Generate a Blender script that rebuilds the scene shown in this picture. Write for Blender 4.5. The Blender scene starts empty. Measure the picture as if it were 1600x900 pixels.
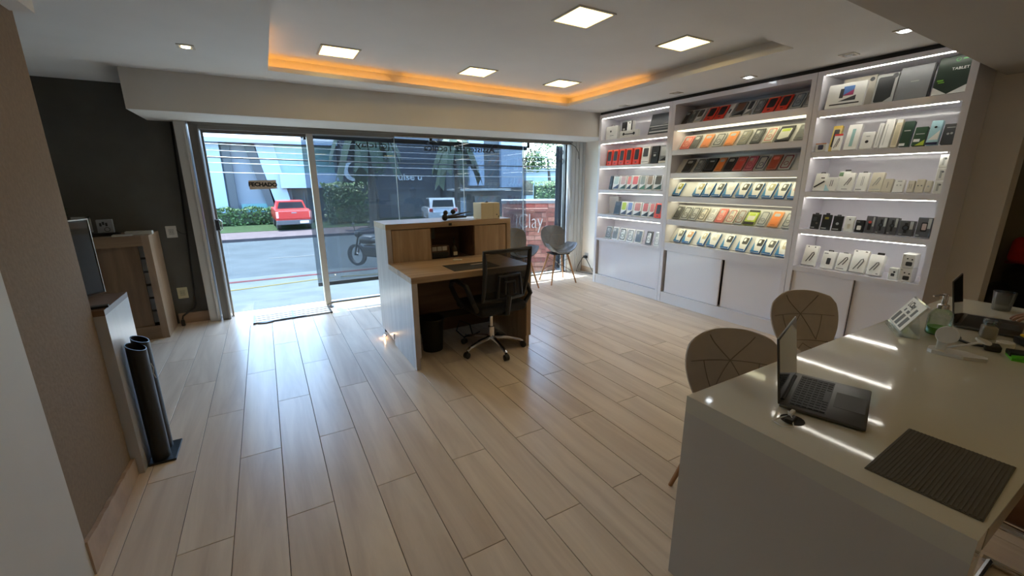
import bpy, bmesh, math, random
from mathutils import Vector, Matrix, Euler
random.seed(7)
SC = bpy.context.scene
COL = SC.collection
PI = math.pi
R = math.radians

# ---------------------------------------------------------------- camera
YAW, PITCH, ROLL = R(29.97), R(14.25), R(-0.29)
fw = Vector((math.sin(YAW)*math.cos(PITCH), math.cos(YAW)*math.cos(PITCH), -math.sin(PITCH)))
rt = Vector((math.cos(YAW), -math.sin(YAW), 0))
up = rt.cross(fw)
r2 = math.cos(ROLL)*rt + math.sin(ROLL)*up
u2 = -math.sin(ROLL)*rt + math.cos(ROLL)*up
cam_d = bpy.data.cameras.new('camera')
cam_d.sensor_fit = 'HORIZONTAL'
cam_d.sensor_width = 36.0
cam_d.lens = 656.5/1600*36.0
cam_d.clip_start = 0.02
cam_d.clip_end = 400
cam = bpy.data.objects.new('camera', cam_d)
COL.objects.link(cam)
m3 = Matrix((r2, u2, -fw)).transposed()
cam.matrix_world = Matrix.Translation((0, 0, 1.468)) @ m3.to_4x4()
SC.camera = cam

# ---------------------------------------------------------------- light of the place
SC.view_settings.view_transform = 'Standard'
SC.view_settings.look = 'None'
SC.view_settings.gamma = 1.0
SC.view_settings.use_curve_mapping = False
SC.view_settings.exposure = 1.67
SC.cycles.max_bounces = 12
SC.cycles.diffuse_bounces = 8
SC.cycles.glossy_bounces = 4
SC.cycles.transparent_max_bounces = 16
SUN_E, SKY_E = 9.0, 0.72
PANEL_E, STRIP_E, COVE_E, SPOT_E = 2.7, 5.0, 2.2, 5.0

w = bpy.data.worlds.new('sky')
SC.world = w
w.use_nodes = True
nt = w.node_tree
bg = nt.nodes['Background']
sky = nt.nodes.new('ShaderNodeTexSky')
sky.sky_type = 'NISHITA'
sky.sun_disc = False
sky.sun_elevation = R(73)
sky.sun_rotation = R(-14)
wb = nt.nodes.new('ShaderNodeMix')          # the photograph's warm white balance makes daylight look blue
wb.data_type = 'RGBA'; wb.blend_type = 'MULTIPLY'; wb.inputs[0].default_value = 1.0
wb.inputs[7].default_value = (0.92, 1.0, 1.04, 1)
nt.links.new(sky.outputs[0], wb.inputs[6])
nt.links.new(wb.outputs[2], bg.inputs[0])
bg.inputs[1].default_value = SKY_E

sun_d = bpy.data.lights.new('sun', 'SUN')
sun_d.energy = SUN_E
sun_d.angle = R(0.53)
sun_d.color = (0.93, 0.97, 1.0)
sun = bpy.data.objects.new('sun', sun_d)
COL.objects.link(sun)
sd = Vector((-0.24*math.cos(R(73)), 0.97*math.cos(R(73)), math.sin(R(73))))
sun.rotation_euler = sd.to_track_quat('Z', 'Y').to_euler()
sun.location = (0, 12, 20)

# ---------------------------------------------------------------- materials
MATS = {}
def mat(name, col, rough=0.5, metal=0.0, spec=0.5, noise=0.06, nscale=8.0, bump=0.0, coat=0.0, emit=0.0, ecol=None, trans=0.0, stretch=(1, 1, 1), rnd=0.0):
    if name in MATS:
        return MATS[name]
    m = bpy.data.materials.new(name)
    m.use_nodes = True
    t = m.node_tree
    b = t.nodes['Principled BSDF']
    b.inputs['Roughness'].default_value = rough
    b.inputs['Metallic'].default_value = metal
    b.inputs['Specular IOR Level'].default_value = spec
    b.inputs['Coat Weight'].default_value = coat
    b.inputs['Coat Roughness'].default_value = 0.08
    b.inputs['Transmission Weight'].default_value = trans
    c = (col[0], col[1], col[2], 1)
    b.inputs['Base Color'].default_value = c
    if noise > 0:
        tc = t.nodes.new('ShaderNodeTexCoord')
        mp = t.nodes.new('ShaderNodeMapping')
        mp.inputs['Scale'].default_value = stretch
        n = t.nodes.new('ShaderNodeTexNoise')
        n.inputs['Scale'].default_value = nscale
        n.inputs['Detail'].default_value = 4
        t.links.new(tc.outputs['Object'], mp.inputs[0])
        t.links.new(mp.outputs[0], n.inputs['Vector'])
        r = t.nodes.new('ShaderNodeValToRGB')
        r.color_ramp.elements[0].position = 0.3
        r.color_ramp.elements[1].position = 0.7
        r.color_ramp.elements[0].color = tuple(x*(1-noise) for x in col[:3])+(1,)
        r.color_ramp.elements[1].color = tuple(min(1, x*(1+noise)) for x in col[:3])+(1,)
        t.links.new(n.outputs['Fac'], r.inputs[0])
        t.links.new(r.outputs[0], b.inputs['Base Color'])
        if bump > 0:
            bp = t.nodes.new('ShaderNodeBump')
            bp.inputs['Strength'].default_value = bump
            bp.inputs['Distance'].default_value = 0.01
            t.links.new(n.outputs['Fac'], bp.inputs['Height'])
            t.links.new(bp.outputs[0], b.inputs['Normal'])
    if emit > 0:
        e = ecol or col
        b.inputs['Emission Color'].default_value = (e[0], e[1], e[2], 1)
        b.inputs['Emission Strength'].default_value = emit
    MATS[name] = m
    return m

def srgb(r, g, b):
    f = lambda v: ((v/255+0.055)/1.055)**2.4 if v > 10 else v/255/12.92
    return (f(r), f(g), f(b))

def wood(name, c0, c1, axis='Z', scale=1.0, rough=0.4, spec=0.5, rnd=0.0):
    """grain running along one axis of the object"""
    if name in MATS:
        return MATS[name]
    m = bpy.data.materials.new(name)
    m.use_nodes = True
    t = m.node_tree
    L = t.links.new
    b = t.nodes['Principled BSDF']
    tc = t.nodes.new('ShaderNodeTexCoord')
    oi = t.nodes.new('ShaderNodeObjectInfo')
    ad = t.nodes.new('ShaderNodeVectorMath'); ad.operation = 'ADD'
    mu = t.nodes.new('ShaderNodeMath'); mu.operation = 'MULTIPLY'; mu.inputs[1].default_value = 37.0
    L(oi.outputs['Random'], mu.inputs[0])
    L(tc.outputs['Object'], ad.inputs[0]); L(mu.outputs[0], ad.inputs[1])
    mp = t.nodes.new('ShaderNodeMapping')
    s = {'X': (1.2, 14, 14), 'Y': (14, 1.2, 14), 'Z': (14, 14, 1.2)}[axis]
    mp.inputs['Scale'].default_value = tuple(v*scale for v in s)
    L(ad.outputs[0], mp.inputs[0])
    n = t.nodes.new('ShaderNodeTexNoise')
    n.inputs['Scale'].default_value = 1.0; n.inputs['Detail'].default_value = 6; n.inputs['Roughness'].default_value = 0.6; n.inputs['Distortion'].default_value = 0.6
    L(mp.outputs[0], n.inputs['Vector'])
    r = t.nodes.new('ShaderNodeValToRGB')
    r.color_ramp.elements[0].position = 0.32; r.color_ramp.elements[1].position = 0.68
    r.color_ramp.elements[0].color = c0+(1,); r.color_ramp.elements[1].color = c1+(1,)
    L(n.outputs['Fac'], r.inputs[0])
    hs = t.nodes.new('ShaderNodeHueSaturation')
    mr = t.nodes.new('ShaderNodeMapRange')
    mr.inputs[3].default_value = 1-rnd; mr.inputs[4].default_value = 1+rnd
    L(oi.outputs['Random'], mr.inputs[0]); L(mr.outputs[0], hs.inputs['Value'])
    L(r.outputs[0], hs.inputs['Color']); L(hs.outputs[0], b.inputs['Base Color'])
    b.inputs['Roughness'].default_value = rough
    b.inputs['Specular IOR Level'].default_value = spec
    MATS[name] = m
    return m

def glass(name, tint=(1, 1, 1), refl=0.08, rough=0.0):
    """thin pane: light passes straight through, a little is mirrored"""
    if name in MATS:
        return MATS[name]
    m = bpy.data.materials.new(name)
    m.use_nodes = True
    t = m.node_tree
    for nn in list(t.nodes):
        t.nodes.remove(nn)
    o = t.nodes.new('ShaderNodeOutputMaterial')
    mx = t.nodes.new('ShaderNodeMixShader')
    tr = t.nodes.new('ShaderNodeBsdfTransparent'); tr.inputs[0].default_value = tint+(1,)
    gl = t.nodes.new('ShaderNodeBsdfGlossy'); gl.inputs['Roughness'].default_value = rough
    fr = t.nodes.new('ShaderNodeLayerWeight'); fr.inputs[0].default_value = 0.25
    mr = t.nodes.new('ShaderNodeMapRange'); mr.inputs[3].default_value = refl*0.5; mr.inputs[4].default_value = min(1, refl*4)
    t.links.new(fr.outputs['Fresnel'], mr.inputs[0]); t.links.new(mr.outputs[0], mx.inputs[0])
    t.links.new(tr.outputs[0], mx.inputs[1]); t.links.new(gl.outputs[0], mx.inputs[2]); t.links.new(mx.outputs[0], o.inputs[0])
    MATS[name] = m
    return m

# ---------------------------------------------------------------- mesh helpers
class B:
    """collects shapes; build() links them as one mesh object"""
    def __init__(s):
        s.v = []; s.f = []
    def add(s, vs, fs):
        o = len(s.v)
        s.v += [tuple(q) for q in vs]
        s.f += [tuple(i+o for i in q) for q in fs]
        return s
    def box(s, x0, y0, z0, x1, y1, z1):
        return s.add([(x0, y0, z0), (x1, y0, z0), (x1, y1, z0), (x0, y1, z0), (x0, y0, z1), (x1, y0, z1), (x1, y1, z1), (x0, y1, z1)],
                     [(0, 3, 2, 1), (4, 5, 6, 7), (0, 1, 5, 4), (1, 2, 6, 5), (2, 3, 7, 6), (3, 0, 4, 7)])
    def rbox(s, x0, y0, z0, x1, y1, z1, r=0.01, n=2):
        bm = bmesh.new()
        bmesh.ops.create_cube(bm, size=1)
        for v in bm.verts:
            v.co = Vector(((x0+x1)/2+v.co.x*(x1-x0), (y0+y1)/2+v.co.y*(y1-y0), (z0+z1)/2+v.co.z*(z1-z0)))
        r = min(r, abs(x1-x0)*.49, abs(y1-y0)*.49, abs(z1-z0)*.49)
        bmesh.ops.bevel(bm, geom=bm.edges[:], offset=r, segments=n, affect='EDGES', profile=0.5)
        s.bm(bm)
        return s
    def bm(s, bm):
        bm.verts.index_update()
        s.add([v.co for v in bm.verts], [[v.index for v in f.verts] for f in bm.faces])
        bm.free()
        return s
    def prism(s, poly, a0, a1, axis='y'):
        """2D polygon extruded; axis y: (x,z), axis z: (x,y), axis x: (y,z)"""
        n = len(poly)
        mk = {'y': lambda p, a: (p[0], a, p[1]), 'z': lambda p, a: (p[0], p[1], a), 'x': lambda p, a: (a, p[0], p[1])}[axis]
        vs = [mk(q, a0) for q in poly]+[mk(q, a1) for q in poly]
        fs = [tuple(range(n)), tuple(range(2*n-1, n-1, -1))]
        for i in range(n):
            j = (i+1) % n
            fs.append((i, i+n, j+n, j))
        return s.add(vs, fs)
    def tube(s, pts, r, n=8, closed=False, caps=True):
        pts = [Vector(q) for q in pts]
        rs = r if isinstance(r, (list, tuple)) else [r]*len(pts)
        N = len(pts)
        prev = None
        vs = []
        for i, q in enumerate(pts):
            if closed:
                d = pts[(i+1) % N]-pts[i-1]
            else:
                d = pts[min(i+1, N-1)]-pts[max(i-1, 0)]
            d.normalize()
            if prev is None:
                a = d.orthogonal().normalized()
            else:
                a = (prev-d*prev.dot(d))
                a = a.normalized() if a.length > 1e-6 else d.orthogonal().normalized()
            prev = a
            b = d.cross(a)
            for k in range(n):
                t = 2*PI*k/n
                vs.append(q+(a*math.cos(t)+b*math.sin(t))*rs[i])
        fs = []
        for i in range(N if closed else N-1):
            j = (i+1) % N
            for k in range(n):
                l = (k+1) % n
                fs.append((i*n+k, i*n+l, j*n+l, j*n+k))
        if caps and not closed:
            fs.append(tuple(range(n-1, -1, -1)))
            fs.append(tuple((N-1)*n+k for k in range(n)))
        return s.add(vs, fs)
    def lathe(s, prof, c=(0, 0, 0), n=20):
        """profile of (radius, z) turned round a vertical axis"""
        vs = []; fs = []
        m = len(prof)
        for (r, z) in prof:
            for k in range(n):
                t = 2*PI*k/n
                vs.append((c[0]+r*math.cos(t), c[1]+r*math.sin(t), c[2]+z))
        for i in range(m-1):
            for k in range(n):
                l = (k+1) % n
                fs.append((i*n+k, i*n+l, (i+1)*n+l, (i+1)*n+k))
        fs.append(tuple(range(n-1, -1, -1)))
        fs.append(tuple((m-1)*n+k for k in range(n)))
        return s.add(vs, fs)
    def ball(s, c, rx, ry=None, rz=None, seg=12, ring=8):
        ry = rx if ry is None else ry
        rz = rx if rz is None else rz
        bm = bmesh.new()
        bmesh.ops.create_uvsphere(bm, u_segments=seg, v_segments=ring, radius=1)
        for v in bm.verts:
            v.co = Vector((c[0]+v.co.x*rx, c[1]+v.co.y*ry, c[2]+v.co.z*rz))
        return s.bm(bm)
    def xf(s, M):
        s.v = [tuple(M @ Vector(q)) for q in s.v]
        return s
    def mesh(s, name, smooth=False):
        me = bpy.data.meshes.new(name)
        me.from_pydata(s.v, [], s.f)
        me.validate()
        bm = bmesh.new(); bm.from_mesh(me)
        bmesh.ops.recalc_face_normals(bm, faces=bm.faces)
        bm.to_mesh(me); bm.free()
        if smooth:
            for q in me.polygons:
                q.use_smooth = True
            try:
                me.set_sharp_from_angle(angle=R(40))
            except Exception:
                pass
        return me
    def build(s, name, m, parent=None, smooth=False):
        me = s.mesh(name, smooth)
        me.materials.append(m)
        return link(name, me, parent)

def link(name, data, parent=None):
    o = bpy.data.objects.new(name, data)
    COL.objects.link(o)
    if parent is not None:
        o.parent = parent
    return o

def tag(o, label=None, cat=None, group=None, kind=None):
    if label: o['label'] = label
    if cat: o['category'] = cat
    if group: o['group'] = group
    if kind: o['kind'] = kind
    return o

def struct(name, b, m, parent=None, label=None):
    o = b.build(name, m, parent)
    if parent is None:
        o['kind'] = 'structure'
        if label: o['label'] = label
    return o

def thing(name, label, cat, loc=(0, 0, 0), rz=0.0, group=None, rot=None):
    o = bpy.data.objects.new(name, None)
    o.empty_display_size = 0.05
    COL.objects.link(o)
    o.location = loc
    o.rotation_euler = rot or (0, 0, rz)
    return tag(o, label, cat, group)

def copy_tree(o, parent=None):
    c = o.copy()
    COL.objects.link(c)
    c.parent = parent
    for ch in list(o.children):
        copy_tree(ch, c)
    return c

def text_mesh(s, size, depth=0.001, bold=0.0, mirror=False, align='CENTER'):
    cu = bpy.data.curves.new('lettering', 'FONT')
    cu.body = s; cu.size = size; cu.extrude = depth/2; cu.offset = bold
    cu.align_x = align; cu.align_y = 'CENTER'; cu.resolution_u = 3
    o = bpy.data.objects.new('lettering', cu)
    COL.objects.link(o)
    dg = bpy.context.evaluated_depsgraph_get()
    dg.update()
    me = bpy.data.meshes.new_from_object(o.evaluated_get(dg))
    bpy.data.objects.remove(o)
    bpy.data.curves.remove(cu)
    if mirror:
        for v in me.vertices:
            v.co.x = -v.co.x
        me.flip_normals()
    return me

def lettering(name, s, size, m, parent=None, loc=(0, 0, 0), rot=(PI/2, 0, 0), depth=0.001, bold=0.0, mirror=False, sx=1.0):
    """writing whose front faces local -Y by default"""
    me = text_mesh(s, size, depth, bold, mirror)
    if sx != 1.0:
        for v in me.vertices:
            v.co.x *= sx
    me.materials.append(m)
    o = link(name, me, parent)
    o.location = loc
    o.rotation_euler = rot
    return o

def rrect(x0, z0, x1, z1, r, n=4):
    r = min(r, abs(x1-x0)/2.01, abs(z1-z0)/2.01)
    pts = []
    for cx, cz, a in ((x1-r, z1-r, 0), (x0+r, z1-r, 90), (x0+r, z0+r, 180), (x1-r, z0+r, 270)):
        for k in range(n+1):
            t = R(a+90*k/n)
            pts.append((cx+r*math.cos(t), cz+r*math.sin(t)))
    return pts
# ================================================================ SETTING
CEIL, TRAY = 2.373, 2.50
M_ceil = mat('ceiling_paint', (0.76, 0.76, 0.75), 0.75, noise=0.02, nscale=3)
M_ceil2 = mat('soffit_paint', (0.66, 0.635, 0.59), 0.75, noise=0.02, nscale=3)
M_dark = mat('charcoal_wall_paint', srgb(92, 91, 86), 0.8, noise=0.08, nscale=5, bump=0.05)
M_brown = mat('brown_textured_paint', srgb(134, 116, 97), 0.85, noise=0.08, nscale=60, bump=0.25)
M_white = mat('white_wall_paint', (0.62, 0.61, 0.59), 0.6, noise=0.02, nscale=4)
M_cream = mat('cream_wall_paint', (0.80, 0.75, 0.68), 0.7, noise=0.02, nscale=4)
M_alu = mat('painted_aluminium', srgb(190, 188, 182), 0.35, noise=0.03, nscale=6)
M_alu_d = mat('grey_aluminium', srgb(120, 116, 110), 0.35, noise=0.04, nscale=6)
M_black = mat('black_plastic', (0.012, 0.012, 0.013), 0.4, noise=0.1, nscale=30)
M_blackm = mat('black_metal', (0.015, 0.016, 0.018), 0.35, metal=0.3, noise=0.1, nscale=20)
M_chrome = mat('chrome', (0.75, 0.75, 0.76), 0.12, metal=1.0, noise=0.02)
M_gloss = mat('white_gloss_lacquer', srgb(234, 232, 238), 0.14, noise=0.015, nscale=2, coat=0.4)
M_pane = glass('clear_pane', (0.94, 0.97, 0.96), 0.05)

# floor of porcelain planks: each plank a piece of its own
M_grout = mat('brown_grout', srgb(92, 78, 66), 0.8, noise=0.1)
def plank_material():
    m = wood('plank_porcelain', (0.60, 0.475, 0.36), (0.80, 0.675, 0.53), 'Y', 0.6, 0.2, 0.5, 0.05)
    t = m.node_tree
    b = t.nodes['Principled BSDF']
    tc = t.nodes.new('ShaderNodeTexCoord')
    n = t.nodes.new('ShaderNodeTexNoise')
    n.inputs['Scale'].default_value = 3.0
    bp = t.nodes.new('ShaderNodeBump'); bp.inputs['Strength'].default_value = 0.06; bp.inputs['Distance'].default_value = 0.02
    t.links.new(tc.outputs['Object'], n.inputs['Vector'])
    t.links.new(n.outputs['Fac'], bp.inputs['Height'])
    t.links.new(bp.outputs[0], b.inputs['Normal'])
    b.inputs['Roughness'].default_value = 0.30
    b.inputs['Coat Weight'].default_value = 0.0
    b.inputs['Specular IOR Level'].default_value = 0.26
    b.inputs['Coat Roughness'].default_value = 0.14
    return m
M_plank = plank_material()
floor = struct('floor', B().box(-2.6, -2.2, -0.12, 5.4, 5.62, -0.004), M_grout)
pcache = {}
GAP = 0.0014
def plank(x0, x1, y0, y1):
    w_, l_ = round(x1-x0, 3), round(y1-y0, 3)
    if w_ < 0.01 or l_ < 0.01:
        return
    if (w_, l_) not in pcache:
        e = 0.0012
        bb = B()
        hx, hy = w_/2-GAP, l_/2-GAP
        vs = [(-hx, -hy, -0.006), (hx, -hy, -0.006), (hx, hy, -0.006), (-hx, hy, -0.006), (-hx, -hy, -e), (hx, -hy, -e), (hx, hy, -e), (-hx, hy, -e),
              (-hx+e, -hy+e, 0), (hx-e, -hy+e, 0), (hx-e, hy-e, 0), (-hx+e, hy-e, 0)]
        bb.add(vs, [(0, 1, 5, 4), (1, 2, 6, 5), (2, 3, 7, 6), (3, 0, 4, 7), (4, 5, 9, 8), (5, 6, 10, 9), (6, 7, 11, 10), (7, 4, 8, 11), (8, 9, 10, 11)])
        me = bb.mesh('plank'); me.materials.append(M_plank)
        pcache[(w_, l_)] = me
    o = link('plank', pcache[(w_, l_)], floor)
    o.location = ((x0+x1)/2, (y0+y1)/2, 0)
for k in range(-13, 28):
    xa, xb = -0.0935+0.2*k, -0.0935+0.2*(k+1)
    xa, xb = max(xa, -2.6), min(xb, 5.4)
    if xb-xa < 0.01:
        continue
    off = 1.885 if k % 2 == 0 else 1.285
    for j in range(-4, 5):
        ya, yb = off+1.2*j, off+1.2*(j+1)
        ya, yb = max(ya, -2.2), min(yb, 5.52)
        if yb-ya > 0.01:
            plank(xa, xb, ya, yb)
trim_1 = struct('trim_1', B().box(-0.6, 5.52, -0.02, 4.2, 5.64, 0.004), mat('threshold_stone', srgb(205, 198, 185), 0.4, noise=0.1, nscale=20))

# walls
wall_front = struct('wall_front', B().box(-2.6, 5.52, 0, -0.67, 5.68, 2.56), M_dark)
bx = B().box(4.22, 5.45, 0, 4.52, 5.68, 2.1)
for k in range(4):
    bx.box(4.235+0.07*k, 5.438, 0, 4.26+0.07*k, 5.452, 2.055)
trim_2 = struct('trim_2', bx, M_alu)
struct('trim_3', B().box(-0.67, 5.40, 0, -0.575, 5.66, 2.055).box(-0.60, 5.392, 0, -0.592, 5.402, 2.055), M_alu)
struct('trim_4', B().box(-0.558, 5.415, 0, -0.482, 5.60, 2.02).box(-0.50, 5.40, 0, -0.487, 5.418, 2.02), M_alu_d)
struct('trim_5', B().box(-0.56, 5.44, 1.995, 1.48, 5.62, 2.057).box(-0.56, 5.425, 2.035, 4.22, 5.44, 2.057), M_alu_d)
struct('trim_6', B().box(1.48, 5.46, 2.02, 4.22, 5.60, 2.057).box(1.48, 5.44, 2.012, 4.22, 5.46, 2.026), mat('bronze_rail', srgb(132, 118, 102), 0.4, noise=0.03))
beam = struct('wall_beam', B().box(-0.88, 4.76, 2.057, 4.5, 5.68, 2.56), M_ceil2, label='dropped plaster beam across the shop front')
wall_right = struct('wall_right', B().box(4.5, 0.87, 0, 4.66, 5.68, 2.56), M_cream)
struct('wall_return', B().box(4.66, 1.35, 0, 5.4, 1.5, 2.56), M_cream)
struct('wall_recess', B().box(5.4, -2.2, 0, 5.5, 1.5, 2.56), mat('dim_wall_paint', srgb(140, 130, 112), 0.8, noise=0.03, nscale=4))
struct('wall_left', B().box(-2.7, 2.6, 0, -2.6, 5.68, 2.56), M_dark)
struct('wall_back', B().box(-2.7, -2.3, 0, 5.5, -2.2, 2.56), M_cream)
wall_part = struct('wall_partition', B().box(-2.7, 1.94, 0, -0.762, 2.60, 2.56), M_brown, label='brown textured partition wall in the left foreground')
struct('wall_partition_white', B().box(-2.7, -2.2, 0, -0.752, 1.94, 2.56), M_white, label='white wall end at the left edge')
struct('wall_soffit_left', B().box(-2.7, -2.2, 2.12, -0.69, 2.57, 2.56), M_ceil, label='white soffit corner over the brown partition')
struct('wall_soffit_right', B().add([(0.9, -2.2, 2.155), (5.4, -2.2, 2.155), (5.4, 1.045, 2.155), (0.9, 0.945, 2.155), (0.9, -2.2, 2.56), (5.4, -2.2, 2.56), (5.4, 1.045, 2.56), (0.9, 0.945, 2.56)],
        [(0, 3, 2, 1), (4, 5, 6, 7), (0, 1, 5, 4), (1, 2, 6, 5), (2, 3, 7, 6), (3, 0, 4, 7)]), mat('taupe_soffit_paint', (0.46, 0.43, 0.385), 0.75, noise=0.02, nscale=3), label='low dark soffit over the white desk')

# baseboards
M_base = wood('skirting_porcelain', srgb(168, 143, 120), srgb(190, 166, 142), 'X', 0.6, 0.35)
struct('baseboard_front', B().box(-0.95, 5.495, 0, -0.67, 5.52, 0.11), M_base)
jag = [(1.94, 0.0), (2.605, 0.0), (2.605, 0.095)]
jag += [(2.6-0.66*k/14, 0.098+0.05*(k/14)+random.uniform(-0.006, 0.006)) for k in range(1, 14)]
jag += [(1.94, 0.15)]
struct('baseboard_partition', B().prism(jag, -0.764, -0.745, 'x'), M_base)
struct('baseboard_right', B().box(4.485, 4.74, 0, 4.5, 5.44, 0.09), M_base)

# ceiling with a raised tray; the lit cove lies behind the lip
T = [(0.165, 4.34), (3.44, 4.56), (3.39, 1.86), (0.155, 1.70)]
def offset_tray(d):
    return [(T[0][0]-d, T[0][1]+d), (T[1][0]+d, T[1][1]+d), (T[2][0]+d, T[2][1]-d), (T[3][0]-d, T[3][1]-d)]
def ring_slab(inner, outer, z0, z1):
    b = B()
    n = 4
    vs = [(x, y, z0) for x, y in inner]+[(x, y, z0) for x, y in outer]+[(x, y, z1) for x, y in inner]+[(x, y, z1) for x, y in outer]
    fs = []
    for i in range(4):
        j = (i+1) % 4
        fs += [(i, j, j+4, i+4), (i+8, i+12, j+12, j+8), (i, i+8, j+8, j), (i+4, j+4, j+12, i+12)]
    return b.add(vs, fs)
RO = [(-2.65, 5.6), (5.45, 5.6), (5.45, -2.25), (-2.65, -2.25)]
ceiling = struct('ceiling', ring_slab(T, RO, CEIL, CEIL+0.035), M_ceil)
struct('ceiling_cove_wall', ring_slab(offset_tray(0.13), offset_tray(0.16), CEIL+0.035, TRAY), M_ceil, label='recessed upright of the lit ceiling cove')
struct('ceiling_tray', B().box(-2.65, -2.25, TRAY, 5.45, 5.6, TRAY+0.06), M_ceil, label='raised centre panel of the ceiling')

# amber LED tape in the cove, three runs
M_cove = mat('amber_led', (1.0, 0.5, 0.12), 0.5, noise=0, emit=COVE_E, ecol=(1.0, 0.42, 0.06))
def tape(name, a, b_, label):
    a, b_ = Vector(a), Vector(b_)
    d = (b_-a).normalized(); s = Vector((-d.y, d.x, 0))*0.006
    q = B().add([a-s, b_-s, b_+s, a+s, a-s+Vector((0, 0, 0.006)), b_-s+Vector((0, 0, 0.006)), b_+s+Vector((0, 0, 0.006)), a+s+Vector((0, 0, 0.006))],
                [(0, 3, 2, 1), (4, 5, 6, 7), (0, 1, 5, 4), (1, 2, 6, 5), (2, 3, 7, 6), (3, 0, 4, 7)])
    tag(q.build(name, M_cove), label, 'led strip', 'amber LED tape in the ceiling cove')
ZC = CEIL+0.036
tape('cove_led_strip', (0.13, 4.405, ZC), (1.22, 4.478, ZC), 'amber light strip in the ceiling cove, left run over the door')
tape('cove_led_strip', (1.34, 4.486, ZC), (3.46, 4.628, ZC), 'amber light strip in the ceiling cove, long run over the window')
tape('cove_led_strip', (3.505, 4.60, ZC), (3.49, 3.35, ZC), 'amber light strip in the ceiling cove along the shelf side')
tape('cove_led_strip', (0.10, 4.38, ZC), (0.095, 3.6, ZC), 'amber light strip in the ceiling cove along the left side')

# square ceiling panels
M_panel = mat('warm_diffuser', (1, 0.9, 0.7), 0.5, noise=0, emit=PANEL_E, ecol=(1.0, 0.70, 0.24))
M_rim = mat('panel_rim', srgb(205, 200, 190), 0.5, noise=0.02)
def ceiling_panel(x, y, label, z=None):
    t = thing('ceiling_panel_light', label, 'ceiling light', (x, y, z or TRAY), 0, 'square warm ceiling panels')
    s = 0.135
    b = B()
    for a in ((-s-.015, -s-.015, s+.015, -s), (-s-.015, s, s+.015, s+.015), (-s-.015, -s, -s, s), (s, -s, s+.015, s)):
        b.box(a[0], a[1], -0.008, a[2], a[3], -0.0005)
    b.build('rim', M_rim, t)
    B().box(-s, -s, -0.005, s, s, -0.001).build('diffuser', M_panel, t)
ceiling_panel(0.68, 3.99, 'square warm ceiling light, leftmost, near the shop door')
ceiling_panel(1.95, 4.03, 'square warm ceiling light, middle one of the row near the window')
ceiling_panel(2.97, 4.04, 'square warm ceiling light, rightmost of the row near the window')
ceiling_panel(1.945, 2.43, 'square warm ceiling light nearest the camera at the top')
ceiling_panel(2.975, 2.47, 'square warm ceiling light nearest the tall white shelves')

ceiling_panel(0.68, 2.43, 'square warm ceiling light above the camera on the left of the tray')
ceiling_panel(1.35, -0.9, 'added square fill light unseen behind the camera, left of two in the soffit', 2.155)  # this panel and the next are unseen, added to brighten the desk side
ceiling_panel(3.1, -0.9, 'added square fill light unseen behind the camera, right of two in the soffit', 2.155)

# square downlights
M_lamp = mat('cool_lamp', (0.9, 0.95, 1), 0.4, noise=0, emit=SPOT_E, ecol=(0.85, 0.93, 1.0))
M_lampw = mat('warm_lamp', (1, 0.9, 0.7), 0.4, noise=0, emit=SPOT_E*.5, ecol=(1.0, 0.85, 0.55))
M_lampo = mat('unlit_lamp', (0.7, 0.72, 0.74), 0.25, noise=0.02)
def downlight(x, y, z, m, label, rz=0):
    t = thing('downlight', label, 'downlight', (x, y, z), rz, 'square recessed downlights')
    s = 0.05
    b = B()
    for a in ((-s, -s, s, -s+.014), (-s, s-.014, s, s), (-s, -s+.014, -s+.014, s-.014), (s-.014, -s+.014, s, s-.014)):
        b.box(a[0], a[1], -0.007, a[2], a[3], -0.0005)
    b.build('bezel', M_rim, t)
    B().box(-s+.014, -s+.014, -0.002, s-.014, s-.014, -0.0005).build('reflector', M_alu_d, t)
    B().lathe([(0.012, -0.012), (0.026, -0.010), (0.028, -0.002)], n=16).build('lamp', m, t)
downlight(-0.33, 3.87, CEIL, M_lampw, 'lit square downlight in the left ceiling near the dark wall')
downlight(4.03, 4.16, CEIL, M_lampo, 'dim square downlight over the left shelving unit')
downlight(3.95, 3.32, CEIL, M_lampo, 'dim square downlight over the left end of the middle shelves')
downlight(3.935, 2.52, CEIL, M_lamp, 'bright small downlight over the middle shelving unit')
downlight(3.917, 1.74, CEIL, M_lampo, 'square downlight over the right shelving unit')
downlight(3.61, 1.315, CEIL, M_lamp, 'bright small downlight beside the dark soffit edge')
# ================================================================ SHOP FRONT
# door_1: clear sliding leaf; window_1..4: frameless fixed panes
M_letter = mat('black_vinyl', (0.006, 0.006, 0.008), 0.5, noise=0)
door = B().box(-0.475, 5.515, 0.005, -0.455, 5.54, 1.995).box(-0.455, 5.515, 1.965, 0.50, 5.54, 1.995)
door = struct('door_1', door, M_alu_d, label='clear sliding glass door leaf with closed sign')
B().box(-0.455, 5.524, 0.006, 0.50, 5.532, 1.965).build('pane', M_pane, door)
lk = B().rbox(-0.49, 5.485, 0.97, -0.445, 5.52, 1.09, 0.008).build('lock_case', M_black, door)
B().tube([(-0.47, 5.487, 1.085), (-0.44, 5.465, 1.085), (-0.425, 5.46, 1.07), (-0.425, 5.46, 0.985), (-0.44, 5.465, 0.975), (-0.465, 5.487, 0.975)], 0.006, 8).build('pull_handle', M_chrome, lk, True)
mull = struct('trim_7', B().box(0.50, 5.46, 0, 0.565, 5.56, 2.0), M_alu)
xs = [0.565, 1.50, 2.425, 3.39, 4.20]
for i in range(4):
    wn = struct('window_%d' % (i+1), B().box(xs[i]+.001, 5.524, 0.016, xs[i+1]-.004, 5.532, 2.02), M_pane)
    if i < 3:
        B().box(xs[i+1]-.004, 5.521, 0.016, xs[i+1]+.001, 5.535, 2.02).build('silicone_joint', mat('silicone', (0.55, 0.58, 0.58), 0.4, noise=0), wn)
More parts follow.
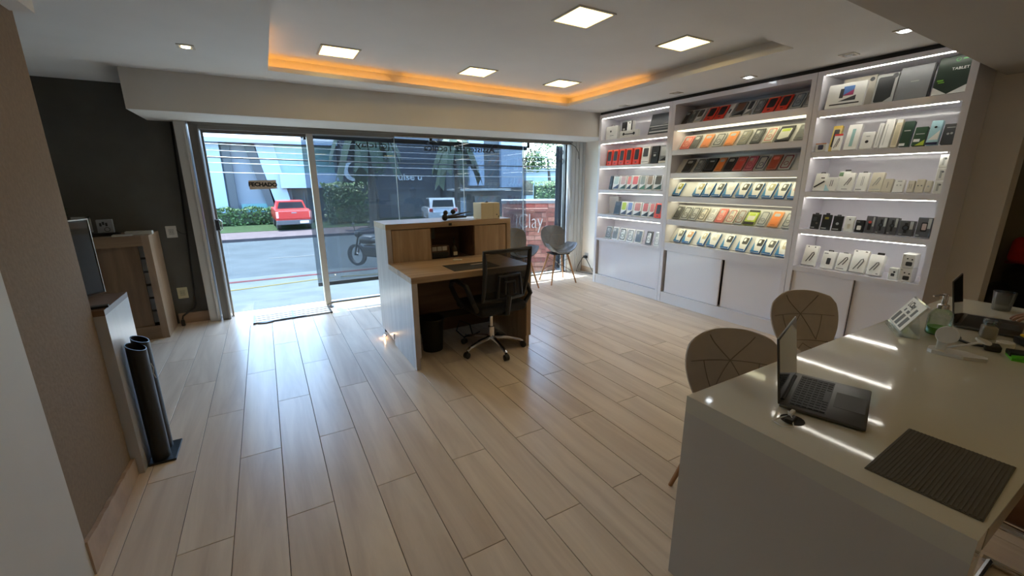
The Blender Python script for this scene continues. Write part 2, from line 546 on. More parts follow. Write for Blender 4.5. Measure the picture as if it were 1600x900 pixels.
struct('trim_8', B().box(0.565, 5.515, 0.004, 4.2, 5.545, 0.016), M_blackm)
struct('trim_9', B().box(4.145, 5.50, 0.0, 4.175, 5.56, 2.02), M_black)

# writing on the glass, meant to be read from the street
YG = 5.5345
def glass_text(s, x0, x1, z, h, label, bold=0.0):
    me = text_mesh(s, 1.0, 0.0, bold, mirror=True)
    xsv = [v.co.x for v in me.vertices]; zs = [v.co.y for v in me.vertices]
    sx = (x1-x0)/(max(xsv)-min(xsv)); sz = h/(max(zs)-min(zs))
    cx, cz = (max(xsv)+min(xsv))/2, (max(zs)+min(zs))/2
    bm = bmesh.new(); bm.from_mesh(me)
    for v in bm.verts:
        v.co = Vector(((v.co.x-cx)*sx, 0, (v.co.y-cz)*sz))
    r = bmesh.ops.extrude_face_region(bm, geom=bm.faces[:])
    for v in r['geom']:
        if isinstance(v, bmesh.types.BMVert):
            v.co.y += 0.0008
    bm.to_mesh(me); bm.free()
    me.materials.append(M_letter)
    o = link('window_lettering', me)
    o.location = ((x0+x1)/2, YG, z)
    tag(o, label, 'lettering', 'black vinyl lettering on the window')
glass_text('iclay', 1.03, 1.28, 1.897, 0.085, 'black vinyl handle word beside the camera icon, mirrored on the glass', 0.012)
glass_text('Assistencia Tecnica', 1.88, 2.92, 1.90, 0.085, 'black vinyl words reading Assistencia Tecnica, mirrored on the glass', 0.014)
glass_text('(67) 3211-3411', 3.415, 4.13, 1.90, 0.085, 'upper mirrored phone number on the right of the glass')
glass_text('(67) 99114-8123', 3.375, 4.14, 1.765, 0.085, 'lower mirrored phone number on the right of the glass', 0.01)
ic = thing('social_icon', 'black rounded camera icon beside the handle on the glass', 'icon', (1.375, YG, 1.895), 0, 'black vinyl lettering on the window')
def annulus(b, po, pi_, y0, y1):
    n = len(po)
    vs = [(q[0], y0, q[1]) for q in po]+[(q[0], y0, q[1]) for q in pi_]+[(q[0], y1, q[1]) for q in po]+[(q[0], y1, q[1]) for q in pi_]
    fs = []
    for i in range(n):
        j = (i+1) % n
        fs += [(i, j, n+j, n+i), (2*n+i, 3*n+i, 3*n+j, 2*n+j), (i, 2*n+i, 2*n+j, j), (n+i, n+j, 3*n+j, 3*n+i)]
    return b.add(vs, fs)
def circ(r, n=16, cx=0, cz=0):
    return [(cx+r*math.cos(2*PI*k/n), cz+r*math.sin(2*PI*k/n)) for k in range(n)]
annulus(B(), rrect(-.06, -.06, .06, .06, .03), rrect(-.05, -.05, .05, .05, .022), 0, .0008).build('outline', M_letter, ic)
annulus(B(), circ(.03), circ(.021), 0, .0008).build('lens_ring', M_letter, ic)
B().prism(circ(.006, 10, -.036, .036), 0, .0008).build('flash_dot', M_letter, ic)

# FECHADO sign
sg = thing('closed_sign', 'small grey FECHADO sign hanging on the glass door', 'sign', (0.012, 5.515, 1.445), 0)
B().box(-.132, -.004, -.047, .132, 0, .047).xf(Matrix.Rotation(R(-1.5), 4, 'Y')).build('plate', mat('sign_grey', (0.62, 0.54, 0.45), 0.6), sg)
lettering('letters', 'FECHADO', 0.058, M_letter, sg, (0, -.0045, 0), (PI/2, R(1.5), 0), 0.001, 0.003, sx=1.02)

# slatted drain mat on the threshold
gm = thing('floor_grate', 'slatted metal grate mat lying at the shop door', 'grate', (0.12, 5.225, 0.001), R(1))
M_steel = mat('brushed_steel', (0.17, 0.18, 0.185), 0.5, metal=0.2, noise=0.1, nscale=30, stretch=(1, 20, 1))
B().box(-0.39, -0.165, 0, 0.40, 0.165, 0.004).build('rubber_base', mat('dark_rubber', (.012, .012, .013), .8, noise=.1), gm)
for k in range(4):
    y = -0.12+0.082*k
    B().rbox(-0.385, y-0.028, 0.004, 0.40, y+0.030, 0.014, 0.003, 1).build('slat', M_steel, gm)
for x in (-0.38, 0.0, 0.39):
    B().box(x-.012, -0.165, 0.0, x+.012, 0.165, 0.017).build('crossbar', M_blackm, gm)
for (x, y, a, b_) in ((-0.27, -0.17, .075, .02), (0.42, 0.10, .03, .05)):
    B().add([(x-a, y, 0), (x, y-b_, 0), (x+a, y, 0), (x, y+b_, 0), (x-a, y, .012), (x, y-b_, .012), (x+a, y, .012), (x, y+b_, .012)],
            [(0, 3, 2, 1), (4, 5, 6, 7), (0, 1, 5, 4), (1, 2, 6, 5), (2, 3, 7, 6), (3, 0, 4, 7)]).build('rubber_corner', M_black, gm)

# roller screen hung outside the fixed panes
def screen_mat():
    m = bpy.data.materials.new('screen_mesh'); m.use_nodes = True
    t = m.node_tree
    b = t.nodes['Principled BSDF']; o = t.nodes['Material Output']
    b.inputs['Base Color'].default_value = (0.075, 0.10, 0.14, 1); b.inputs['Roughness'].default_value = 0.7
    tr = t.nodes.new('ShaderNodeBsdfTransparent'); tr.inputs[0].default_value = (0.95, 0.98, 1, 1)
    mx = t.nodes.new('ShaderNodeMixShader'); mx.inputs[0].default_value = 0.66
    n = t.nodes.new('ShaderNodeTexNoise'); n.inputs['Scale'].default_value = 40
    mr = t.nodes.new('ShaderNodeMapRange'); mr.inputs[3].default_value = 0.46; mr.inputs[4].default_value = 0.51
    t.links.new(n.outputs['Fac'], mr.inputs[0]); t.links.new(mr.outputs[0], mx.inputs[0])
    t.links.new(tr.outputs[0], mx.inputs[1]); t.links.new(b.outputs[0], mx.inputs[2]); t.links.new(mx.outputs[0], o.inputs[0])
    return m
M_screen = screen_mat()
rb = thing('roller_screen', 'black see-through roller screen hanging outside the window', 'blind', (2.0, 5.72, 0))
B().prism([(-1.54, .22), (1.56, .22), (1.56, 1.94), (-1.54, 1.985)], -.001, .001, 'y').build('screen_cloth', M_screen, rb)
B().prism([(-1.54, 1.972), (1.56, 1.925), (1.56, 1.98), (-1.54, 2.027)], -.03, .03, 'y').build('head_bar', mat('dark_bar', (0.012, 0.016, 0.024), 0.5, noise=0), rb)
B().rbox(-1.54, -.02, 0.185, 1.56, .02, 0.235, .006).build('bottom_bar', MATS['dark_bar'], rb)
for x in (-1.50, 0.0, 1.52):
    B().box(x-.02, -.13, 1.95, x+.02, 0.0, 1.975).box(x-.02, -.13, 1.95, x+.02, -.11, 2.08).build('bracket', MATS['dark_bar'], rb)
rs = thing('folded_screen', 'dark blue-black folded screen at the right edge of the window', 'blind', (4.215, 5.72, 0))
pl = []
for k in range(5):
    pl += [(-.085+.0425*k, -.012 if k % 2 else .012)]
B().prism(pl+[(q[0], q[1]+.006) for q in reversed(pl)], 0.02, 2.0, 'z').build('folds', mat('dark_blue_cloth', (0.02, 0.03, 0.05), 0.7, noise=0.1), rs)

# ================================================================ STREET
def swz(y):
    return -0.02-0.125*(y-5.66)
M_walk = mat('pale_concrete', (0.050, 0.060, 0.064), 0.95, spec=0.02, noise=0.12, nscale=2.5, bump=0.1)
M_road = mat('asphalt', (0.033, 0.041, 0.046), 0.95, spec=0.05, noise=0.12, nscale=1.5, bump=0.1)
Y1 = 12.3
ZR = -1.0
struct('ground_sidewalk', B().add([(-30, 5.64, swz(5.64)), (40, 5.64, swz(5.64)), (40, Y1, swz(Y1)), (-30, Y1, swz(Y1)), (-30, 5.64, -1.6), (40, 5.64, -1.6), (40, Y1, -1.6), (-30, Y1, -1.6)],
        [(0, 1, 2, 3), (4, 7, 6, 5), (0, 4, 5, 1), (1, 5, 6, 2), (2, 6, 7, 3), (3, 7, 4, 0)]), M_walk)
struct('ground_road', B().box(-60, Y1, -1.6, 80, 21.4, ZR), M_road)
struct('ground_far_sidewalk', B().box(-60, 21.4, -1.6, 80, 24.3, ZR+0.12), mat('pink_paving', (0.06, 0.05, 0.053), 0.95, spec=0.02, noise=0.15, nscale=3))
struct('ground_forecourt', B().box(-60, 24.3, -1.6, 80, 60, ZR+0.13), mat('grass_block_paving', (0.019, 0.032, 0.016), 0.95, spec=0.02, noise=0.3, nscale=6))
def strip(name, p0, p1, w_, m, label, cat='road marking', lift=0.006, group=None):
    """flat painted line on the sloping pavement or the road"""
    a, b_ = Vector((p0[0], p0[1], 0)), Vector((p1[0], p1[1], 0))
    d = (b_-a).normalized(); s = Vector((-d.y, d.x, 0))*w_/2
    zz = lambda q: (swz(q.y) if q.y < Y1 else ZR)
    vs = [a-s, b_-s, b_+s, a+s]
    vs = [Vector((q.x, q.y, zz(q)+0.001)) for q in vs]+[Vector((q.x, q.y, zz(q)+lift)) for q in vs]
    tag(B().add(vs, [(0, 3, 2, 1), (4, 5, 6, 7), (0, 1, 5, 4), (1, 2, 6, 5), (2, 3, 7, 6), (3, 0, 4, 7)]).build(name, m), label, cat, group)
M_red = mat('red_paint', (0.048, 0.016, 0.018), 0.95, spec=0.02, noise=0.2, nscale=6)
M_yel = mat('yellow_paint', (0.072, 0.058, 0.018), 0.95, spec=0.02, noise=0.15, nscale=6)
M_line = mat('white_road_paint', (0.06, 0.065, 0.065), 0.95, spec=0.02, noise=0.1)
strip('kerb_stripe', (-6, 11.15), (7, 10.55), 0.4, M_red, 'faded red painted band along the near kerb')
strip('pavement_line', (-1.2, 8.75), (1.05, 9.45), 0.16, M_yel, 'yellow painted line crossing the pavement outside the door')
strip('pavement_line', (1.22, 9.40), (4.6, 7.3), 0.14, M_yel, 'yellow painted line slanting back behind the roller screen')
for i, (x, lab_) in enumerate(((-0.1, 'white lane dash seen through the open shop door'), (2.9, 'white lane dash seen through the left of the roller screen'))):
    strip('lane_dash', (x, 16.1), (x+1.7, 15.97), 0.11, M_line, lab_, group='white lane dashes')

# buildings across the street
YB = 30.0
def fbox(b, x0, z0, x1, z1, y0, y1):
    return b.box(x0, y0, z0, x1, y1, z1)
M_fw = mat('pale_blue_facade', (0.28, 0.36, 0.48), 0.6, noise=0.05, nscale=1)
M_fg = mat('grey_facade', (0.14, 0.165, 0.2), 0.6, noise=0.06, nscale=1)
M_fd = mat('dark_facade', (0.05, 0.058, 0.068), 0.6, noise=0.08, nscale=1)
M_teal = mat('teal_glass', (0.11, 0.235, 0.245), 0.15, noise=0.08, nscale=1)
M_shop = mat('shop_glass', srgb(48, 56, 60), 0.12, noise=0.5, nscale=1.6)
M_roof = mat('slate_roof', (0.09, 0.115, 0.15), 0.6, noise=0.06, nscale=1)
ZF = ZR+0.13
bl = thing('striped_building', 'pale building with slanted grey panels across the street', 'building', (0, YB, ZF))
B().box(-9, 0.3, 0, 4.4, 8, 4.55).build('wall', M_fg, bl)
B().box(-9, -0.6, 4.55, 4.4, 8, 4.78).build('fascia', M_fw, bl)
B().prism([(-0.6, 4.78), (8, 4.78), (8, 5.9), (1.2, 5.4)], -9, 4.4, 'x').build('roof', M_roof, bl)
for i, (x0, x1, sl, m) in enumerate(((-4.0, -3.1, 0, M_fd), (-2.55, -1.85, 0, M_fw), (-1.75, -1.35, 0, M_fd), (-0.55, -0.05, 1.0, M_fd), (0.0, 0.95, 0.75, M_fw), (-5.2, -4.1, 0, M_fw))):
    B().prism([(x0+sl*.9, 0), (x1+sl*.9, 0), (x1-sl*.1, 4.55), (x0-sl*.1, 4.55)], 0.0, 0.4, 'y').build('facade_panel', m, bl)
w_ = B().box(0.9, 0.12, 2.9, 4.2, 0.4, 4.5).build('glass_sign_band', M_teal, bl)
annulus(B(), rrect(2.1, 3.25, 3.7, 3.75, .2), rrect(2.13, 3.28, 3.67, 3.72, .18), 0.09, 0.13).build('sign_outline', mat('teal_line', srgb(90, 130, 135), 0.5, noise=0), w_)
B().box(1.0, -0.4, 2.0, 4.4, 0.4, 2.9).build('canopy', M_fw, bl)
sh = B().box(1.5, 0.15, 0, 4.3, 0.35, 2.0).build('shop_window', M_shop, bl)
for x in (1.5, 2.2, 2.9, 3.6, 4.25):
    B().box(x, 0.1, 0, x+.07, 0.2, 2.0).build('mullion', M_fd, sh)
B().box(-1.2, 0.05, 0, 1.4, 0.3, 1.1).build('display_window', M_teal, bl)

bd = thing('dark_building', 'dark commercial building with pale lettering across the street', 'building', (0, YB-1.0, ZF))
B().box(4.5, 0, 0, 10.9, 8, 6.2).build('wall', mat('charcoal_facade', (0.022, 0.028, 0.045), 0.5, noise=0.08, nscale=1), bd)
for k in range(5):
    B().box(4.5, -.08, 0.9+k*0.95, 10.9, 0.0, 0.98+k*0.95).build('cladding_rail', mat('rail_grey', (0.05, 0.06, 0.085), 0.5, noise=0.05), bd)
ml = mat('pale_sign', (0.5, 0.55, 0.6), 0.5, noise=0)
lettering('sign_letters', 'uise u', 0.62, ml, bd, (8.75, -0.14, 2.64), (PI/2, 0, 0), 0.06, 0.01, sx=1.15)
annulus(B(), circ(0.62, 28, 5.15, 3.0), circ(0.52, 28, 5.32, 3.06), -.12, -.02).build('round_logo', ml, bd)
B().box(7.3, -.06, 0, 10.4, .02, 1.6).build('garage_door', M_fd, bd)

bw = thing('white_block_building', 'white and grey block building behind the roller screen', 'building', (0, YB-2.0, ZF))
B().box(11.1, 0.3, 0, 17.2, 7.5, 6.5).build('wall', M_fd, bw)
for (x0, x1, z0, z1, m) in ((12.75, 13.9, 2.05, 5.4, M_fw), (15.3, 17.1, 1.9, 5.6, M_fw), (11.4, 12.4, 0, 1.25, M_fw), (13.1, 14.8, 0.2, 1.3, M_fg)):
    B().box(x0, 0.0, z0, x1, 0.4, z1).build('facade_panel', m, bw)
B().box(11.1, -1.4, 1.72, 15.3, 0.4, 1.84).build('awning', mat('awning', srgb(170, 172, 172), 0.6, noise=0.1), bw)
bc = thing('pale_blue_building', 'pale blue building beyond the hedge at the window right end', 'building', (0, YB+6, ZF))
B().box(21, 0, 0, 34, 6, 3.3).build('wall', M_fw, bc)
B().box(21, -.3, 3.3, 34, 6, 3.6).build('parapet', M_fg, bc)
for x in (22, 25, 28):
    B().box(x, -.06, 1.0, x+1.2, .02, 2.4).build('window', M_shop, bc)

# overhead cables
M_cabw = mat('pale_cable', (0.3, 0.32, 0.34), 0.5, noise=0)
def cable(z0, z1, y, r, m, label):
    pts = []
    for k in range(13):
        t = k/12
        pts.append((-14+34*t, y, z0+(z1-z0)*t-0.25*math.sin(PI*t)))
    tag(B().tube(pts, r, 6).build('overhead_cable', m), label, 'cable', 'overhead street cables')
lab = ('uppermost', 'second', 'third', 'fourth', 'fifth', 'lowest')
for i, z in enumerate((3.35, 2.95, 2.78, 2.62, 2.30, 2.05)):
    cable(z+.1, z-.35, 14.0+0.1*i, 0.011 if i in (0, 4, 5) else 0.007, M_cabw, '%s pale overhead cable crossing the street view' % lab[i])
cable(2.52, 2.05, 13.6, 0.02, M_black, 'black overhead cable crossing among the pale ones')

# foliage built of many small leaf blades
def leafball(name, spots, n, size, m, parent, seed=1, flat=1.0):
    rnd = random.Random(seed)
    b = B()
    for (c, rx, ry, rz) in spots:
        for _ in range(n):
            u = Vector((rnd.gauss(0, 1), rnd.gauss(0, 1), rnd.gauss(0, 1))).normalized()*rnd.uniform(.55, 1.0)
            p = Vector((c[0]+u.x*rx, c[1]+u.y*ry, c[2]+u.z*rz))
            a = Vector((rnd.gauss(0, 1), rnd.gauss(0, 1), rnd.gauss(0, .6))).normalized()
            d = a.cross(Vector((rnd.gauss(0, 1), rnd.gauss(0, 1), rnd.gauss(0, 1)))).normalized()
            L_ = size*rnd.uniform(.6, 1.3)
            b.add([p-a*L_, p+d*L_*.4, p+a*L_, p-d*L_*.4], [(0, 1, 2, 3)])
    o = b.build(name, m, parent)
    return o
M_leaf = mat('hedge_leaf', (0.055, 0.105, 0.025), 0.6, noise=0.35, nscale=3)
M_leafd = mat('dark_leaf', (0.022, 0.042, 0.016), 0.6, noise=0.35, nscale=3)
M_bark = mat('bark', (0.06, 0.05, 0.04), 0.9, noise=0.2, nscale=12, bump=0.3)
def hedge(name, x0, x1, y, z0, h, d, m, label, seed):
    t = thing(name, label, 'hedge', ((x0+x1)/2, y, z0))
    B().rbox(-(x1-x0)/2+.25, -d/2+.25, 0, (x1-x0)/2-.25, d/2-.25, h-.25, .1).build('core', M_leafd, t)
    rnd = random.Random(seed); b = B()
    for _ in range(int(900*(x1-x0)*(h+d)/6)):
        side = rnd.random() < h/(h+d)
        p = Vector((rnd.uniform(-.5, .5)*(x1-x0), -d/2+abs(rnd.gauss(0, .09)) if side else rnd.uniform(-.5, .5)*d, rnd.uniform(.02, 1)*h if side else h-abs(rnd.gauss(0, .09))))
        p.z += .06*math.sin(p.x*5+seed)
        a = Vector((rnd.gauss(0, 1), rnd.gauss(0, 1), rnd.gauss(0, 1))).normalized(); e = a.orthogonal().normalized()
        L_ = rnd.uniform(.05, .13)
        b.add([p-a*L_, p+e*L_*.45, p+a*L_, p-e*L_*.45], [(0, 1, 2, 3)])
    f = b.build('foliage', m, t)
    f['kind'] = 'stuff'
hedge('hedge', -5.0, 1.35, 28.6, ZF, 0.95, 0.8, M_leaf, 'low green hedge in front of the pale striped building', 2)
hedge('hedge', 2.9, 5.4, 26.8, ZF, 2.3, 1.2, M_leaf, 'tall clipped hedge seen through the roller screen', 3)
hedge('hedge', 17.4, 23.0, 27.0, ZF, 2.3, 1.2, M_leaf, 'bright green hedge above the brick sign', 4)

def palm(x, y, h, label, seed):
    t = thing('palm_tree', label, 'tree', (x, y, ZF), 0, 'palms across the street')
    B().tube([(0, 0, 0), (.1, 0, h*.5), (0, 0, h)], [.22, .17, .15], 10).build('trunk', M_bark, t, True)
    rnd = random.Random(seed)
    for k in range(12):
        a = 2*PI*k/12+rnd.uniform(-.2, .2)
        L_ = rnd.uniform(1.3, 1.9)
        el = rnd.uniform(0.1, 1.0)
        b = B()
        pts = []
        for j in range(9):
            s = j/8
            pts.append(Vector((math.cos(a)*L_*s, math.sin(a)*L_*s, h+el*L_*s-1.9*L_*s*s)))
        side = Vector((-math.sin(a), math.cos(a), 0))
        for j in range(1, 9):
            for sgn in (-1, 1):
                p = pts[j]; q = pts[j-1]
                b.add([q, p, p+side*sgn*.32-Vector((0, 0, .4)), q+side*sgn*.32-Vector((0, 0, .4))], [(0, 1, 2, 3)])
        b.build('frond', M_leafd, t)
palm(4.9, 23.3, 5.6, 'tall palm right of the tall clipped hedge', 5)
palm(10.4, 24.9, 4.9, 'palm tree to the right of the pale sign letters', 6)
tr = thing('street_tree', 'leafy tree between the hedge and the dark building', 'tree', (6.1, 27.9, ZF))
B().tube([(0, 0, 0), (.15, 0, 1.3), (0, .1, 2.8)], [.16, .12, .08], 8).build('trunk', M_bark, tr, True)
leafball('crown', [((0, 0, 3.6), 1.0, .5, 1.1), ((-.6, 0, 3.0), .6, .4, .6), ((.6, 0, 4.4), .8, .5, .8)], 420, .13, M_leaf, tr, 8)['kind'] = 'stuff'
tr = thing('street_tree', 'pale green tree behind the window phone numbers', 'tree', (22.6, 32.5, ZF))
B().tube([(0, 0, 0), (.15, 0, 2.3), (0, .1, 4.2)], [.2, .15, .08], 8).build('trunk', M_bark, tr, True)
leafball('crown', [((0, 0, 4.6), 2.4, 1.6, 1.4), ((-1.6, 0, 4.0), 1.3, 1, .9)], 420, .2, M_leaf, tr, 9)['kind'] = 'stuff'

# red pickup truck, rear towards the shop
tk = thing('pickup_truck', 'red pickup truck parked nose-in across the street', 'truck', (1.22, 24.0, ZF), R(2))
M_redcar = mat('red_car_paint', (0.42, 0.018, 0.014), 0.3, noise=0.03, coat=0.6)
M_cglass = mat('car_glass', (0.02, 0.025, 0.03), 0.06, noise=0)
M_tyre = mat('tyre', (0.02, 0.02, 0.02), 0.8, noise=0.1)
M_wht = mat('white_car_paint', (0.4, 0.42, 0.45), 0.25, noise=0.02, coat=0.6)
B().prism([(-.80, .42), (.80, .42), (.82, .62), (.80, .98), (-.80, .98), (-.82, .62)], 0.06, 4.1, 'y').build('body', M_redcar, tk)
B().prism([(-.74, .95), (.74, .95), (.60, 1.40), (-.60, 1.40)], 1.3, 2.7, 'y').build('cab', M_redcar, tk)
B().prism([(-.64, 1.02), (.64, 1.02), (.53, 1.34), (-.53, 1.34)], 1.27, 1.31, 'y').build('rear_window', M_cglass, tk)
B().prism([(-.70, 1.02), (-.635, 1.02), (-.525, 1.34), (-.585, 1.34)], 1.4, 2.6, 'y').build('side_window', M_cglass, tk)
tg = B().rbox(-.70, 0.0, .56, .70, .08, .95, .02).build('tailgate', M_redcar, tk)
B().rbox(-.12, -.012, .83, .12, .002, .88, .01).build('handle', M_chrome, tg)
for s in (-1, 1):
    B().rbox(s*.75-.06, -.01, .6, s*.75+.06, .06, .92, .02).build('tail_light', mat('tail_light', srgb(235, 150, 140), 0.2, noise=0), tk)
bp = B().rbox(-.82, -.10, .28, .82, .12, .5, .03).build('bumper', mat('bumper_grey', srgb(70, 68, 72), 0.5), tk)
B().box(.22, -.115, .34, .62, -.10, .46).build('number_plate', mat('plate', (.75, .78, .8), 0.4, noise=0), bp)
for x in (-.70, .70):
    for y in (.75, 3.3):
        B().lathe([(.30, -.10), (.32, -.06), (.32, .06), (.30, .10)], n=18).xf(Matrix.Translation((x, y, .32)) @ Matrix.Rotation(PI/2, 4, 'Y')).build('wheel', M_tyre, tk, True)

# white hatchback
hc = thing('hatchback_car', 'white hatchback car parked behind the roller screen', 'car', (8.55, 22.4, ZF), R(-12))
B().prism([(0, .3), (3.6, .3), (3.6, .75), (2.7, .88), (0.15, .92), (-.05, .7)], -.82, .82, 'x').build('body', M_wht, hc)
B().prism([(0.1, .9), (2.6, .88), (2.0, 1.42), (.45, 1.46)], -.70, .70, 'x').build('cabin', M_wht, hc)
B().prism([(-.60, .98), (.60, .98), (.54, 1.36), (-.54, 1.36)], 0.0, 0.05, 'y').xf(Matrix.Translation((0, 0.08, 0)) @ Matrix.Shear('XZ', 4, (0, 0.0))).build('rear_window', M_cglass, hc)
B().prism([(.55, .95), (2.3, .95), (1.85, 1.36), (.65, 1.38)], -.73, -.69, 'x').build('side_window', M_cglass, hc)
for s in (-1, 1):
    B().rbox(s*.68-.1, -.07, .72, s*.68+.1, .04, .9, .02).build('tail_light', mat('tail_red', srgb(150, 40, 40), 0.2, noise=0), hc)
B().box(-.22, -.07, .52, .22, -.04, .64).build('number_plate', MATS['plate'], hc)
for x in (-.74, .74):
    for y in (.65, 2.9):
        B().lathe([(.28, -.09), (.30, -.05), (.30, .05), (.28, .09)], n=18).xf(Matrix.Translation((x, y, .30)) @ Matrix.Rotation(PI/2, 4, 'Y')).build('wheel', M_tyre, hc, True)

# motorcycle parked on the near side
mc = thing('motorcycle', 'dark motorcycle parked by the kerb behind the roller screen', 'motorcycle', (2.42, 11.7, -.79), R(38))
for y in (-.6, .6):
    ww = annulus(B(), circ(.30, 20), circ(.23, 20), -.05, .05).xf(Matrix.Translation((0, y, .30)) @ Matrix.Rotation(PI/2, 4, 'Z')).build('wheel', M_tyre, mc)
    B().lathe([(.03, -.05), (.05, 0), (.03, .05)], n=10).xf(Matrix.Translation((0, y, .30)) @ Matrix.Rotation(PI/2, 4, 'Y')).build('hub', M_chrome, ww)
B().rbox(-.12, -.35, .28, .12, .3, .6, .05).build('engine', M_blackm, mc)
B().rbox(-.14, -.05, .62, .14, .42, .86, .1).build('tank', M_black, mc, True)
B().rbox(-.13, -.75, .68, .13, .0, .80, .05).build('saddle', M_black, mc, True)
B().tube([(-.06, .62, .3), (-.06, .42, .95)], .025, 8).tube([(.06, .62, .3), (.06, .42, .95)], .025, 8).build('fork', M_blackm, mc)
B().tube([(-.36, .28, 1.02), (-.1, .42, .98), (.1, .42, .98), (.36, .28, 1.02)], .016, 8).build('handlebar', M_blackm, mc, True)
B().ball((0, .5, .88), .1).build('headlight', M_blackm, mc, True)
B().rbox(-.2, -1.0, .75, .2, -.62, 1.1, .05).build('top_box', M_black, mc, True)
for s in (-1, 1):
    B().tube([(s*.25, .36, 1.0), (s*.3, .36, 1.14)], .008, 6).ball((s*.3, .36, 1.18), .06, .015, .04).build('mirror', M_black, mc)

# brick sign block on the pavement
bs = thing('brick_sign_block', 'salmon brick sign block lettered iClay outside the window', 'sign', (4.02, 6.36, swz(6.36)-.02), R(-28))
M_mortar = mat('mortar', (0.40, 0.28, 0.23), 0.9, noise=0.1, nscale=20)
Wd, Hd, Dd = 0.92, 1.28, 0.5
PX0, PX1, PT = -.36, .30, .07
B().box(-Wd/2+.008, -Dd/2+.008, 0, Wd/2-.008, Dd/2-.008, Hd-.05).box(PX0+.008, -Dd/2-PT+.008, 0, PX1-.008, -Dd/2+.008, 1.15).build('mortar_core', M_mortar, bs)
M_bk = [mat('brick_%d' % i, c, 0.85, noise=0.15, nscale=25, bump=0.2) for i, c in enumerate(((0.56, 0.235, 0.175), (0.44, 0.165, 0.125), (0.64, 0.31, 0.24), (0.36, 0.125, 0.10)))]
bmesh_c = {}
def brick(x0, x1, z0, z1, face):
    key = (round(x1-x0, 3), random.randrange(4))
    L_ = key[0]; h = z1-z0
    if key not in bmesh_c:
        me = B().box(-L_/2+.004, -.008, .004, L_/2-.004, .012, h-.004).mesh('brick'); me.materials.append(M_bk[key[1]])
        bmesh_c[key] = me
    o = link('brick', bmesh_c[key], bs)
    if face == 'f':
        o.location = ((x0+x1)/2, -Dd/2, z0)
    elif face == 'p':
        o.location = ((x0+x1)/2, -Dd/2-PT, z0)
    else:
        s = 1 if face == 'r' else -1
        o.location = (s*Wd/2, (x0+x1)/2, z0); o.rotation_euler = (0, 0, s*PI/2)
rh = 0.0768
for r_ in range(16):
    z0 = r_*rh
    runs = [('r', -Dd/2+.01, Dd/2-.01), ('l', -Dd/2+.01, Dd/2-.01)]
    runs += [('p', PX0, PX1), ('f', -Wd/2, PX0), ('f', PX1, Wd/2)] if z0+rh <= 1.16 else [('f', -Wd/2, Wd/2)]
    for face, lo, hi in runs:
        x = lo-(0.11 if r_ % 2 else 0)
        while x < hi-.005:
            a, c = max(x, lo), min(x+.22, hi)
            if c-a > .02:
                brick(a, c, z0, z0+rh, face)
            x += .22
B().box(-Wd/2-.02, -Dd/2-.02, Hd-.05, Wd/2+.02, Dd/2+.02, Hd).build('capstone', mat('capstone', (0.3, 0.32, 0.33), 0.7), bs)
fr = B()
for (a, b_, c, d) in ((PX0, 1.10, PX1, 1.15), (PX0, 0.0, PX0+.035, 1.10), (PX1-.035, 0.0, PX1, 1.10)):
    fr.box(a, -Dd/2-PT-.03, b_, c, -Dd/2-PT-.006, d)
fr.build('raised_frame', M_bk[1], bs)
lettering('letters', 'iClay', 0.36, mat('carved_letter', (0.75, 0.66, 0.62), 0.7, noise=0.05), bs, (-.02, -Dd/2-PT-.02, .93), (PI/2, 0, 0), 0.03, -0.006, sx=.66)
# ================================================================ SHELVING
SX = 4.13
M_led = mat('white_led', (1, 1, .95), 0.5, noise=0, emit=STRIP_E, ecol=(1.0, 0.97, 0.86))
M_ledw = mat('soft_led', (1, 1, .9), 0.5, noise=0, emit=STRIP_E*.13, ecol=(1.0, 0.93, 0.62))
M_door = mat('door_gloss', srgb(238, 236, 242), 0.12, noise=0.01, nscale=2, coat=0.5)
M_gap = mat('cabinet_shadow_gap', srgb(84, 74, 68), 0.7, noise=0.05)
DEP = 0.365
def unit(label, yl, yr, boards, th, zt, leds, doors, slope=()):
    """cabinet seen from the front: local x runs to the right, y into the wall"""
    W = yl-yr
    t = thing('shelving_unit', label, 'shelving unit', (SX, yl, 0), -PI/2, 'tall white lacquered shelving units')
    st = 0.042
    B().box(0, 0, 0, st, DEP, 2.335).build('side_panel', M_gloss, t)
    B().box(W-st, 0, 0, W-.002, DEP, 2.335).build('side_panel', M_gloss, t)
    B().box(st, 0, zt, W-st, DEP, 2.335).build('top_panel', M_gloss, t)
    B().box(st, DEP-.02, .13, W-st, DEP, zt).build('back_panel', M_gloss, t)
    B().box(st, .006, 0, W-st, .03, .118).box(st, 0.0, .118, W-st, .10, .13).build('plinth', M_gloss, t)
    for z in boards:
        B().box(st, 0.004, z-th[boards.index(z)], W-st, DEP-.02, z).build('shelf', M_gloss, t)
    for zl, m, y in leds:
        o = B().box(st+.02, y, zl-(.0045 if m is M_led else .004), W-st-.02, y+(.012 if m is M_led else .13), zl-.0005).build('led_strip', m, t)
    for (x0, x1, y, z0, z1) in doors:
        B().rbox(x0, y, z0, x1, y+.018, z1, .003, 1).build('sliding_door', M_door, t)
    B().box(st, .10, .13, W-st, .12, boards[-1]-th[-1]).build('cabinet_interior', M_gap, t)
    for z0, zz in slope:
        pass
    return t
U1B = [2.006, 1.667, 1.347, 1.012, 0.667]
U2B = [2.074, 1.803, 1.55, 1.287, 1.02, 0.745]
U3B = [2.031, 1.697, 1.367, 1.045, 0.707]
T1 = [.05, .036, .046, .046, .032]; T2 = [.062, .055, .06, .06, .06, .095]; T3 = [.055, .046, .048, .046, .045]
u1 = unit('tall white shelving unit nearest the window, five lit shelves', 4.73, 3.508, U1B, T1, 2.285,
          [(2.285, M_led, .004)]+[(z-h, M_led, .008) for z, h in zip(U1B[:4], T1)], [(.065, 1.16, .03, .132, .632)])
